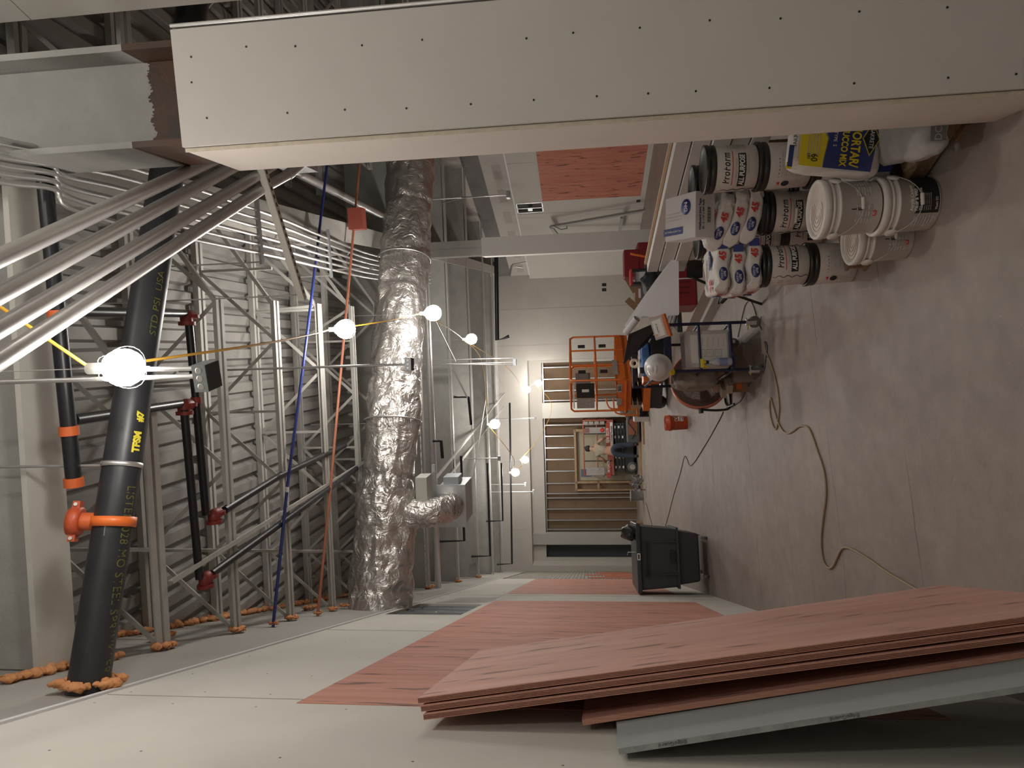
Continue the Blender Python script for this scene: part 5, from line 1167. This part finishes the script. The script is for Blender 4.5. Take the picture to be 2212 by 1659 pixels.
MB(Mt).box((0, .3, .115), (.56, .70, .01)).obj('base_plate', STUD, t)
mb = bagmesh(.20, .2, .22, 61, .8, .04); mb.v = [Mt @ Matrix.Translation((.31, -.02, .99)) @ v for v in mb.v]
tag(mb.obj('rubbish_bag', mat('black bag plastic', (.025, .022, .02), .35), weld=True), 'crumpled black rubbish poking out of the rolling cart', 'rubbish bag')
tag(MB(Mt).tube([(.06, 0, .88), (.06, 0, 1.02), (.02, 0, 1.03)], .004, 6).obj('bent_rod', EMT), 'thin bent rod standing in the rolling rubbish cart', 'rod')
tag(MB(Mt).box((.36, .2, .955), (.05, .3, .06)).obj('wood_scrap', CRD), 'brown wood scrap sticking out of the rolling rubbish cart', 'wood scrap')
tag(MB(cf(at(1390, 1140), 0)).box((0, .2, .09), (.28, .3, .18)).obj('small_carton', CRD), 'small brown carton on the floor behind the rubbish cart', 'carton')

# stacked wallboard on the floor, tool boxes
for k, (x0, x1, y0, y1, z0, z1, mt, lb) in enumerate(((2.95, 4.25, 6.75, 9.4, 0, .12, DWG, 'lower stack of grey wallboard lying on the floor behind the chair'), (3.02, 4.25, 6.9, 9.3, .12, .25, mat('beige board', (.40, .335, .28), .85), 'upper stack of beige wallboard lying on the grey boards'))):
    tag(MB().bx((x0, y0, z0), (x1, y1, z1)).obj('wallboard_stack', mt), lb, 'wallboard stack', 'wallboard lying on the floor')
RED = mat('toolbox red', (.20, .012, .016), .45)
t = thing('rolling_toolbox', 'large red rolling toolbox with black wheel behind the plans', 'toolbox'); p = dep(1512, 597, 8.3); Mtb = cf(Vector((p.x, p.y, .25)), 6)
MB(Mtb).bx((-.36, 0, .0), (.36, .45, .40)).obj('lower_case', RED, t, bevel=.02); MB(Mtb).bx((-.34, .02, .41), (.34, .43, .58)).obj('middle_case', BLKP, t, bevel=.01)
MB(Mtb @ Matrix.Translation((.20, -.02, .22)) @ Matrix.Rotation(RAD(90), 4, 'X')).lathe([(.11, -.03), (.11, .03)], n=28).obj('wheel', BLKP, t)
MB(Mtb).box((-.02, -.004, .12), (.012, .01, .30)).obj('white_stripe', WINK, t)
mb = MB(Mtb); [mb.box((-.20 + .07 * k, -.004, .20), (.02, .008, .22)) for k in range(3)]; mb.obj('rib_panel', mat('dark red rib', (.11, .008, .01), .5), t)
t = thing('toolbox', 'tall red and black toolbox stack under the end of the trim boards', 'toolbox'); p = dep(1440, 565, 9.6); Mtb = cf(Vector((p.x, p.y, 0)), 0)
MB(Mtb).bx((-.30, 0, 0), (.30, .4, .45)).obj('lower_case', RED, t, bevel=.02); MB(Mtb).bx((-.30, 0, .46), (.30, .4, .86)).obj('upper_case', RED, t, bevel=.02); MB(Mtb).bx((-.2, -.01, .84), (.2, .3, 1.06)).obj('top_tray', RED, t, bevel=.01)
MB(Mtb).bx((-.31, -.02, .60), (.0, 0, .72)).obj('latch_panel', BLKP, t)
tag(MB().cyl(dep(1362, 548, 8.7), dep(1435, 562, 8.7), .016, 8).obj('orange_pole', ORG), 'slanting orange pole across the red toolboxes', 'pole')
t = thing('tool_caddy', 'open red framed tool caddy with white things inside', 'tool caddy'); Mtb = cf(dep(1382, 597, 8.9), 0)
for s in (-.09, .09): MB(Mtb).bx((s - .015, -.01, -.11), (s + .015, .2, .11)).obj('side_frame', BLKP, t)
MB(Mtb).bx((-.105, -.012, .10), (.105, .2, .125)).obj('top_handle', mat('caddy red', (.50, .03, .03), .45), t); MB(Mtb).bx((-.07, .05, -.10), (.07, .15, .05)).obj('white_contents', CARD, t)
tag(MB(cf(Vector((dep(1390, 600, 9.3).x, dep(1390, 600, 9.3).y, .40)), 0)).box((0, .2, 0), (.40, .36, .78)).obj('black_crate', BLKP, bevel=.01), 'black plastic crate stack under the red framed caddy', 'crate')
mb = bagmesh(.32, .3, .30, 71, .7, .03); p = dep(1412, 612, 8.5); mb.v = [Matrix.Translation(p) @ v for v in mb.v]; tag(mb.obj('tool_bag', mat('black bag cloth', (.013, .013, .015), .6), weld=True), 'slumped black tool bag on the crates behind the plans', 'bag')
tag(MB(cf(Vector((p.x, p.y, .40)) + CFW * .5, 0)).box((-.05, .1, 0), (.42, .4, .80)).obj('black_crate', mat('charcoal crate', (.05, .05, .05), .6)), 'charcoal crate standing under the black tool bag', 'crate')
t = thing('open_carton', 'opened brown carton with flaps up on the shelf by the far wall', 'carton'); Mtb = cf(dep(1380, 632, 10.2), 0)
MB(Mtb).box((0, .1, -.05), (.30, .3, .22)).obj('box', CRD, t); MB(Mtb).beam((-.15, 0, .06), (-.22, 0, .13), .25, .008, (0, 1, 0)).beam((.15, 0, .06), (.10, 0, .15), .25, .008, (0, 1, 0)).obj('flap', CRD, t); MB(Mtb).box((-.02, -.06, -.05), (.14, .02, .12)).obj('shipping_label', WINK, t)
tag(MB(cf(Vector((dep(1400, 632, 10.2).x, dep(1400, 632, 10.2).y, .40)), 0)).box((0, .1, 0), (.6, .5, .78)).obj('grey_cabinet', mat('grey gang box', (.13, .13, .13), .6)), 'dark grey gang box carrying the opened carton', 'gang box')
for k in range(7):
    a = dep(1420 + k * 3, 660 - k * 2, 9.6 + .1 * k); a.z = .30 + .03 * (k % 3)
    tag(MB().beam(a - CFW * .2 + CL * .1, a + CFW * 1.8 - CL * .6, .04, .03).obj('steel_stud', STUD), f'dark steel stud lying in the bundle behind the cart, {["first", "second", "third", "fourth", "fifth", "sixth", "seventh"][k]} from the front', 'stud', 'bundle of steel studs behind the cart')
tag(MB(cf(Vector((dep(1450, 670, 9.3).x, dep(1450, 670, 9.3).y, .14)) + CFW * .5, -15)).box((0, .4, 0), (.6, .6, .26)).obj('dark_crate', BLKP), 'low dark crate carrying the steel studs behind the cart', 'crate')
# metal frame leaning on the right wall
t = thing('door_frame', 'grey metal door frame leaning against the right wall', 'door frame'); FRG = mat('grey frame paint', (.33, .32, .31), .6)
tp = onpl(1190, 488, (XR - .25, 0, 0), Vector((1, 0, 0))); tp2 = onpl(1200, 512, (XR - .25, 0, 0), Vector((1, 0, 0)))
for (a, b_, w_) in (((1190, 490), (1430, 448), .09), ((1204, 508), (1425, 503), .07), ((1190, 490), (1204, 509), .09), ((1343, 470), (1338, 505), .07)):
    pa, pb = onpl(*a, (XR - .22, 0, 0), Vector((1, 0, 0))), onpl(*b_, (XR - .22, 0, 0), Vector((1, 0, 0)))
    MB().beam(pa, pb, w_, .06, (1, 0, 0)).obj('frame_member', FRG, t)
tag(MB().tube([onpl(1197, 488, (XR - .3, 0, 0), Vector((1, 0, 0))), onpl(1212, 496, (XR - .3, 0, 0), Vector((1, 0, 0))), onpl(1226, 493, (XR - .3, 0, 0), Vector((1, 0, 0))), onpl(1224, 489, (XR - .3, 0, 0), Vector((1, 0, 0)))], .012, 6).obj('green_wire', mat('green wire', (.05, .10, .06), .6)), 'loop of green wire hanging on the leaning metal frame', 'wire')
for (x, y) in ((1379, 434),):
    p = onpl(x, y, (XR, 0, 0), Vector((1, 0, 0))); tag(MB().bx((XR - .004, p.y - .06, p.z - .05), (XR + .004, p.y + .06, p.z + .05)).obj('wall_box', SCR), 'small dark electrical box opening low on the right wall', 'wall box')
for i, (x, y) in enumerate(((1305, 615), (1305, 626))):
    p = onpl(x, y, FO, GF); tag(MB(frame(p, EF, GF)).box((0, 0, 0), (.10, .01, .14)).obj('wall_box', SCR), ['dark electrical box opening in the far wall, right of two', 'dark electrical box opening in the far wall, left of two'][i], 'wall box', 'outlet openings in the far wall')

# cords on the floor
def cord(px, r, mt, label, z=.008, k=6, cat='cord'): return tag(MB().tube(smooth_path([at(x, y, z if isinstance(z, float) else 0) for x, y in px], k), r, 8).obj('extension_cord', mt), label, cat)
BEI = mat('beige cord', (.36, .27, .17), .6)
cord([(2060, 1316), (2032, 1303), (1990, 1279), (1945, 1253), (1915, 1235), (1880, 1210), (1848, 1190), (1830, 1183), (1818, 1186), (1808, 1205), (1800, 1222), (1790, 1227), (1780, 1215), (1775, 1190), (1774, 1160), (1778, 1120), (1784, 1070), (1782, 1030), (1775, 1000), (1766, 975), (1757, 948), (1748, 927), (1738, 920), (1725, 922), (1712, 932), (1702, 936), (1692, 932), (1682, 915), (1675, 895), (1667, 867), (1665, 860), (1662, 872), (1664, 898), (1671, 922), (1677, 926), (1681, 905), (1683, 880), (1680, 845), (1674, 815), (1665, 785), (1656, 762), (1650, 740)], .0075, BEI, 'long beige extension cord winding across the concrete floor')
cord([(1588, 873), (1600, 865), (1610, 845), (1622, 825), (1640, 808), (1650, 798), (1653, 780), (1657, 750), (1652, 738)], .007, mat('grey blue hose', (.10, .11, .15), .5), 'dark grey cord curving round the left side of the cart')
cord([(1562, 890), (1555, 905), (1544, 925), (1530, 950), (1515, 975), (1500, 998), (1490, 1006), (1484, 992), (1478, 987), (1470, 1020), (1455, 1070), (1442, 1120), (1430, 1160)], .006, BLK, 'thin dark cord running from the fan toward the rubbish cart')
cord([(1395, 1085), (1402, 1110), (1410, 1140), (1414, 1155)], .006, BLK, 'second thin dark cord near the far grey bucket')
cord([(1594, 728), (1600, 700), (1606, 672), (1612, 655), (1620, 650), (1628, 662), (1636, 690), (1645, 712)], .005, BLK, 'thin black cord looping on the floor between chair and cart')

# push cart with orange handle tubes far behind
t = thing('hand_truck', 'hand truck with two bent orange tubes before the far pier', 'hand truck'); d_ = 17.6
MB().tube(smooth_path([dep(1309, 860, d_), dep(1313, 876, d_), dep(1322, 883, d_), dep(1345, 883, d_), dep(1376, 884, d_)], 5), .022, 10).obj('handle_tube', ORG, t)
MB().tube(smooth_path([dep(1325, 860, d_), dep(1327, 885, d_), dep(1334, 893, d_), dep(1352, 896, d_), dep(1376, 897, d_)], 5), .022, 10).obj('handle_tube', ORG, t)
MB().tube([dep(1376, 882, d_), dep(1378, 904, d_)], .025, 10).obj('cross_tube', ORG, t)
for y in (888, 897):
    p = dep(1388, y, d_); p.z = .12; MB(cf(p, 90)).cyl((-.03, 0, 0), (.03, 0, 0), .12, 18).obj('wheel', BLK, t)
tag(MB(cf(at(1402, 905) * 1.0, 0)).box((0, .1, .20), (.12, .5, .38)).obj('white_crate', CARD), 'white boxy thing on the floor beside the hand truck', 'crate')
for k, (x, y, w_, h_, z_) in enumerate(((1374, 868, .5, .30, 0), (1368, 864, .3, .28, .30), (1374, 885, .42, .26, 0), (1366, 892, .25, .2, .26))):
    p = at(1388, y); p = p + CFW * .6; tag(MB(cf(Vector((p.x, p.y, z_ + h_ / 2)), 4 * k)).box((0, 0, 0), (w_, .4, h_)).obj('far_carton', CRD), f'brown carton near the far pier, {["under the orange lift", "stacked on the first", "behind the hand truck", "topmost by the hand truck"][k]}', 'carton', 'brown cartons near the far pier')
p = at(1388, 880) + CFW * .6; tag(MB().tube([p + UP * .46 - CL * .24, p + UP * .46 + CL * .2], .16, 18).obj('dark_roll', mat('dark grey roll', (.05, .055, .055), .6)), 'thick dark roll lying on the cartons near the far pier', 'roll')
# far left bits on the floor
t = thing('grey_bucket', 'grey bucket on the floor at the foot of the far stud wall', 'bucket'); p = at(1390, 1071); MB(cf(p, 0)).lathe([(.13, 0), (.15, .36), (.165, .36), (.165, .39), (.14, .39), (.12, .02), (0, .02)], n=24, capt=False).obj('body', mat('bucket grey', (.24, .25, .255), .5), t)
MB(cf(p, 0)).tube([(.16 * math.sin(a), -.16 * math.cos(a), .30 - .12 * math.cos(a)) for a in [RAD(-90 + 18 * k) for k in range(11)]], .003, 5).obj('bail', WIRE, t)
mb = MB(); random.seed(3)
for k in range(26):
    p = at(1388 + random.uniform(-8, 8), 1043 + random.uniform(-16, 18)); mb.box((0, 0, 0), (.04 + random.random() * .22, .02 + random.random() * .12, .01 + random.random() * .05), Matrix.Translation((p.x, p.y, .03 + random.random() * .22)) @ Euler((random.random() * 2, random.random() * 2, random.random() * 3)).to_matrix().to_4x4())
tag(mb.obj('debris_pile', mat('mixed debris', (.35, .33, .32), .7, n=.9, ns=6, col2=(.03, .03, .05))), 'tangled pile of scrap and packaging left of the worker', 'debris', kind='stuff')
for k, (x, y, w_) in enumerate(((1384, 960, 1.6), (1387, 1010, 1.5), (1392, 930, .8))):
    p = at(x, y); tag(MB(cf(p + UP * .03, 3 * k)).box((0, 0, 0), (w_, .10, .06)).obj('lumber_piece', WOOD), f'piece of lumber on the floor near the worker, {["behind his feet", "left of his feet", "right of his feet"][k]}', 'lumber', 'lumber on the floor by the far opening')

# ---- scissor lifts
def lift(name, label, org, yaw, L_, W_, zd, hr, col, mid=2, group='scissor lifts'):   # long side W_ runs along x
    t = thing(name, label, 'scissor lift', group); M_ = cf(org, yaw)
    rr = .021
    def loop(pts, nm_='guard_rail', r=rr): MB(M_).tube(smooth_path(pts, 3), r, 8).obj(nm_, col, t)
    def panel(a, b, nmid=1):
        a, b = Vector(a), Vector(b); z0, z1 = zd, zd + hr; e = (b - a).normalized() * .06
        MB(M_).tube([a + UP * z0, a + UP * (z1 - .06), a + e + UP * z1, b - e + UP * z1, b + UP * (z1 - .06), b + UP * z0], rr, 8).obj('guard_rail', col, t)
        MB(M_).cyl(a + UP * (z0 + hr * .52), b + UP * (z0 + hr * .52), rr * .9, 8).obj('mid_rail', col, t)
        for q in range(nmid): 
            c = a.lerp(b, (q + 1) / (nmid + 1)); MB(M_).cyl(c + UP * z0, c + UP * z1, rr * .9, 8).obj('rail_post', col, t)
        MB(M_).beam(a + UP * (z0 + .07), b + UP * (z0 + .07), .012, .15).obj('toe_board', col, t)
    panel((0, 0, 0), (W_, 0, 0), mid); panel((0, L_, 0), (W_, L_, 0), mid); panel((0, 0, 0), (0, L_, 0), 0); panel((W_, 0, 0), (W_, L_, 0), 0)
    MB(M_).bx((-.01, -.01, zd - .06), (W_ + .01, L_ + .01, zd)).obj('platform_deck', col, t)
    dk = mat('lift dark steel', (.035, .037, .04), .5)
    for k in range(4):
        z0 = .34 + k * (zd - .45) / 4; z1 = z0 + (zd - .45) / 4
        for y in (.08, L_ - .12): MB(M_).beam((.1, y, z0), (W_ - .1, y, z1), .05, .07, (0, 0, 1)).beam((.1, y + .05, z1), (W_ - .1, y + .05, z0), .05, .07, (0, 0, 1)).obj('scissor_arm', dk, t)
    MB(M_).bx((.02, .02, .12), (W_ - .02, L_ - .02, .36)).obj('chassis', dk, t)
    for y in (.0, L_):
        for x in (.25, W_ - .25):
            w_ = MB(M_ @ Matrix.Translation((x, y, .165)) @ Matrix.Rotation(RAD(90), 4, 'X')).lathe([(0, -.05), (.165, -.05), (.165, .05), (0, .05)], n=24, capb=False, capt=False).obj('wheel', TYRE, t)
            MB(M_ @ Matrix.Translation((x, y + (-.055 if y == 0 else .055), .165)) @ Matrix.Rotation(RAD(90), 4, 'X')).lathe([(.09, -.003), (.09, .003)], n=18).obj('hub', mat('lift hub', (.45, .43, .38), .6), w_)
    return t, M_
pl = dep(1300, 821, 13.2); pl.z = 0
tl, ML = lift('scissor_lift', 'orange scissor lift parked behind the loaded cart', pl, 52, .80, 1.55, .86, 1.10, ORG, 2)
# near end of the platform: document box, placards, name plates (local y = 0 side is hidden; the left side x = 0 faces the camera)
Ms = frame(ML @ Vector((-.028, .80, 0)), ML.to_3x3() @ Vector((0, -1, 0)), UP)
Mend = frame(ML @ Vector((0, -.028, 0)), ML.to_3x3() @ Vector((1, 0, 0)), UP)
def lb(M_, x, z, w_, h_, mt, nm_, par, th=.006): return MB(M_ @ Matrix.Translation((x, z, 0))).box((0, 0, 0), (w_, h_, th)).obj(nm_, mt, par)
PLC = mat('placard grey', (.48, .45, .42), .7, n=.5, ns=60, col2=(.20, .18, .17)); LBK = mat('lift box black', (.02, .02, .018), .6)
for (mm, s) in ((Ms, -1),):
    lb(mm, .56, 1.66, .34, .36, LBK, 'document_box', tl, .05); lb(mm, .58, 1.66, .07, .14, WINK, 'hanging_tag', tl, .056); lb(mm, .22, 1.66, .24, .36, PLC, 'placard', tl)
    lb(mm, .60, .98, .20, .10, PLC, 'name_plate', tl); lb(mm, .25, .98, .18, .10, PLC, 'name_plate', tl); lb(mm, .40, 1.90, .6, .03, WINK, 'warning_strip', tl)
    text('JLG', mm @ Matrix.Translation((.60, .98, .005)), .08, INK, tl, bold=.002); MB(mm).beam((0, .86, 0), (.80, .86, 0), .14, .03, (0, 1, 0)).obj('entry_plate', ORG, tl)
for x in (.25, 1.15):
    for z in (1.72, 1.28): lb(Mend, x, z, .05, .15, LBK, 'grip_sleeve', tl, .05)
lb(Mend, .38, 1.05, .5, .10, PLC, 'placard', tl); MB(ML).bx((0, -.01, .74), (1.55, .8, .86)).obj('platform_skirt', ORG, tl)
MB(ML).bx((.55, .45, 1.55), (.85, .70, 1.86)).obj('control_box', mat('control grey', (.22, .20, .19), .5), tl)
MB(ML).bx((-.02, -.02, .36), (1.57, .82, .50)).obj('orange_skirt', ORG, tl)
p = at(1376, 1022); 
t2_, ML2 = lift('scissor_lift', 'dull red scissor lift with signs that the worker leans over', Vector((p.x, p.y, 0)) - CFW * .30, 0, .80, 1.80, .82, .92, mat('dull red lift', (.36, .10, .07), .5), 0)
Mff = frame(ML2 @ Vector((0, -.03, 0)), ML2.to_3x3() @ Vector((1, 0, 0)), UP)
for k, x in enumerate((.46, .92, 1.36)): MB(ML2).cyl((x, 0, .82), (x, 0, 1.74), .019, 8).obj('rail_post', t2_.children[0].data.materials[0], t2_)
lb(Mff, 1.32, .93, .78, .14, mat('lift red panel', (.38, .06, .035), .5), 'name_panel', t2_); text('SJIII 3219', Mff @ Matrix.Translation((1.30, .945, .006)), .13, WINK, t2_, bold=.003)
lb(Mff, 1.33, .82, .80, .09, WINK, 'hire_strip', t2_); text('United Rentals', Mff @ Matrix.Translation((1.36, .82, .006)), .085, INK, t2_, bold=.002)
lb(Mff, .10, .93, .42, .12, mat('lift red panel', (.38, .06, .035), .5), 'name_panel', t2_); text('SKYJACK', Mff @ Matrix.Translation((.28, .94, .006)), .10, WINK, t2_, bold=.002)
for k in range(4): lb(Mff, 1.72, 1.66 - k * .18, .10, .15, PLC, 'placard', t2_)
lb(Mff, 1.48, 1.35, .20, .66, PLC, 'placard', t2_, .008); lb(Mff, 1.48, 1.62, .16, .16, mat('poster dark', (.20, .10, .09), .6), 'poster_picture', t2_, .012)
mb = MB(Mff @ Matrix.Translation((1.48, 1.12, .007))); mb.lathe([(.05, 0), (.075, .002), (.05, .002)], n=24); mb.obj('red_target', RINK, t2_); 
lb(Mff, .12, 1.38, .26, .60, PLC, 'placard', t2_, .008)
for k in range(3):
    for q in range(5): lb(Mff, .25 + q * .33, .70 - k * .12, .08, .05, [PLC, PLC, WINK][(k + q) % 3], 'small_sticker', t2_, .01)
# notices on the beige board
for k, (a, b_, c, d_) in enumerate(((6.46, 6.72, 1.50, 1.86), (6.46, 6.72, 1.08, 1.46), (6.46, 6.72, .66, 1.02))):
    mb = MB(); fbox(mb, a, b_, c, d_, .985, .998); tag(mb.obj('wall_notice', [mat('blue notice', (.10, .13, .20), .5), PLC, PLC][k]), f'{["dark blue picture notice", "grey printed notice in the middle", "lowest grey printed notice"][k]} on the beige board left of the lift', 'notice', 'notices on the beige board')
# floor machine right of the worker
t = thing('floor_machine', 'low grey machine with an orange panel on the floor right of the worker', 'machine'); p = at(1384, 925); Mm2 = cf(Vector((p.x, p.y, 0)) - CFW * .2, 0)
MB(Mm2).bx((-.42, 0, .05), (.42, .4, .42)).obj('body', mat('machine grey', (.10, .10, .10), .6), t, bevel=.02); MB(Mm2).bx((-.18, -.02, .12), (.30, 0, .38)).obj('orange_panel', mat('burnt orange panel', (.35, .13, .06), .6), t)
MB(Mm2).tube([(-.30, -.05, .3), (-.1, -.08, .18), (.2, -.06, .40), (.42, -.04, .30)], .02, 8).obj('hose', BLKP, t)

# ---- the worker
SKIN = mat('skin', (.40, .22, .15), .6); SHIRT = mat('tan t shirt', (.30, .25, .19), .85, n=.12, ns=12); JEAN = mat('dark blue jeans', (.045, .06, .095), .85, n=.3, ns=10); CAPM = mat('black cap', (.012, .012, .014), .7); BOOT = mat('dark boots', (.03, .025, .022), .7)
pw = at(1377, 968); MW = cf(Vector((pw.x, pw.y, 0)) - CFW * .55, 0)
def skin(name, pts, edges, mt, parent, lvl=2):
    me = bpy.data.meshes.new(name); me.from_pydata([tuple(MW @ Vector(p[:3])) for p in pts], edges, []); o = bpy.data.objects.new(name, me); COL.objects.link(o)
    o.modifiers.new('skin', 'SKIN'); sv = me.skin_vertices[0].data if me.skin_vertices else None
    if sv is None:
        bpy.context.view_layer.objects.active = o; o.select_set(True); bpy.ops.mesh.customdata_skin_add(); sv = me.skin_vertices[0].data
    for i, p in enumerate(pts): r = p[3] if isinstance(p[3], tuple) else (p[3], p[3]); sv[i].radius = r; sv[i].use_root = (i == 0)
    s = o.modifiers.new('sub', 'SUBSURF'); s.levels = lvl; s.render_levels = lvl
    dg = bpy.context.evaluated_depsgraph_get(); m2 = bpy.data.meshes.new_from_object(o.evaluated_get(dg)); bpy.data.objects.remove(o)
    m2.materials.clear(); m2.materials.append(mt); [setattr(p, 'use_smooth', True) for p in m2.polygons]; m2.name = name
    o = bpy.data.objects.new(name, m2); COL.objects.link(o); o.parent = parent; return o
t = thing('person', 'worker in black cap, tan shirt and jeans bending over the red lift, seen from behind', 'person')
# x right, y away from the camera, z up; bending forward over the lift rail
body = [(0, 0, .88, .13), (0, .03, 1.0, .135), (0, .12, 1.15, (.15, .12)), (0, .23, 1.30, (.17, .12)), (0, .30, 1.38, (.10, .09)), (.01, .36, 1.44, .055), (.02, .42, 1.50, (.075, .09)), (.02, .45, 1.57, (.078, .09)),
        (.19, .27, 1.32, .06), (.34, .22, 1.13, .046), (.36, .45, 1.04, .036), (.35, .52, 1.03, (.04, .022)),
        (-.19, .27, 1.32, .06), (-.33, .25, 1.12, .046), (-.42, .48, 1.05, .036), (-.44, .55, 1.04, (.04, .022)),
        (.10, .0, .84, .10), (.16, .02, .48, .068), (.17, -.03, .10, .045), (.17, .10, .04, .04),
        (-.10, .0, .84, .10), (-.17, .03, .48, .068), (-.20, -.03, .10, .045), (-.21, .10, .04, .04)]
ed = [(0, 1), (1, 2), (2, 3), (3, 4), (4, 5), (5, 6), (6, 7), (3, 8), (8, 9), (9, 10), (10, 11), (3, 12), (12, 13), (13, 14), (14, 15), (0, 16), (16, 17), (17, 18), (18, 19), (0, 20), (20, 21), (21, 22), (22, 23)]
skin('body', body, ed, SKIN, t)
g_ = lambda q, k=.014: tuple(list(q[:3]) + [(q[3][0] + k, q[3][1] + k) if isinstance(q[3], tuple) else q[3] + k])
skin('t_shirt', [(0, .015, .955, (.165, .155)), g_(body[2]), g_(body[3]), (0, .29, 1.36, (.12, .10)), g_(body[8], .02), (.28, .245, 1.21, .066), g_(body[12], .02), (-.28, .26, 1.21, .066)], [(0, 1), (1, 2), (2, 3), (2, 4), (4, 5), (2, 6), (6, 7)], SHIRT, t)
skin('jeans', [(0, .01, .93, (.155, .14)), (0, .0, .86, (.16, .14)), g_(body[16], .02), g_(body[17], .02), (.17, -.03, .10, .068), g_(body[20], .02), g_(body[21], .02), (-.20, -.03, .10, .068)], [(0, 1), (1, 2), (2, 3), (3, 4), (1, 5), (5, 6), (6, 7)], JEAN, t)
for s, x in ((1, .17), (-1, -.205)):
    skin('boot', [(x, -.03, .13, .05), (x, -.02, .05, .05), (x, .08, .035, (.045, .035)), (x + s * .01, .17, .03, (.042, .028))], [(0, 1), (1, 2), (2, 3)], BOOT, t)
hd = MW @ Vector((.02, .455, 1.60)); MB(frame(hd, CL, (CFW * .8 + UP * .6).normalized())).lathe([(.102, -.03), (.104, .0), (.098, .05), (.07, .09), (0, .105)], Matrix.Rotation(RAD(-0), 4, 'X'), 24).box((0, .12, -.028), (.13, .10, .008)).obj('cap', CAPM, t)
for sx, (hx_, hy_, hz_) in ((1, (.35, .53, 1.03)), (-1, (-.445, .56, 1.04))):
    for k in range(5):
        off = (k - 2) * .018; l_ = [.055, .075, .08, .075, .06][k] if k else .05
        if k == 0: pts = [(hx_ - sx * .03, hy_ - .01, hz_, .010), (hx_ - sx * .06, hy_ + .02, hz_ - .005, .009), (hx_ - sx * .065, hy_ + .045, hz_ - .015, .008)]
        else: pts = [(hx_ + off * sx, hy_ + .01, hz_ + .004, .010), (hx_ + off * sx * 1.1, hy_ + .01 + l_ * .5, hz_ + .004, .009), (hx_ + off * sx * 1.1, hy_ + .01 + l_ * .8, hz_ - .02, .008)]
        skin('finger', pts, [(0, 1), (1, 2)], SKIN, t, 1)

# ================================================================ settle origins
def settle():
    bpy.context.view_layer.update()
    for o in list(S.objects):
        if o.parent is not None or o.type not in ('EMPTY', 'MESH') or o.get('placed') or o.get('kind') == 'structure': continue
        if o.matrix_world != Matrix.Identity(4): continue
        ms = ([o] if o.type == 'MESH' else []) + [c for c in o.children_recursive if c.type == 'MESH']
        if not ms: continue
        lo = Vector((1e9,) * 3); hi = Vector((-1e9,) * 3)
        for c in ms:
            for v in c.bound_box:
                p = c.matrix_world @ Vector(v)
                for i in range(3): lo[i] = min(lo[i], p[i]); hi[i] = max(hi[i], p[i])
        b = Vector(((lo.x + hi.x) / 2, (lo.y + hi.y) / 2, lo.z))
        if o.type == 'MESH' and o.data.users == 1:
            o.data.transform(Matrix.Translation(-b)); o.location = b
            for c in o.children: c.location = c.location - b
        elif o.type == 'EMPTY':
            o.location = b
            for c in o.children: c.location = c.location - b
settle()
for o in S.objects:
    if 'placed' in o: del o['placed']
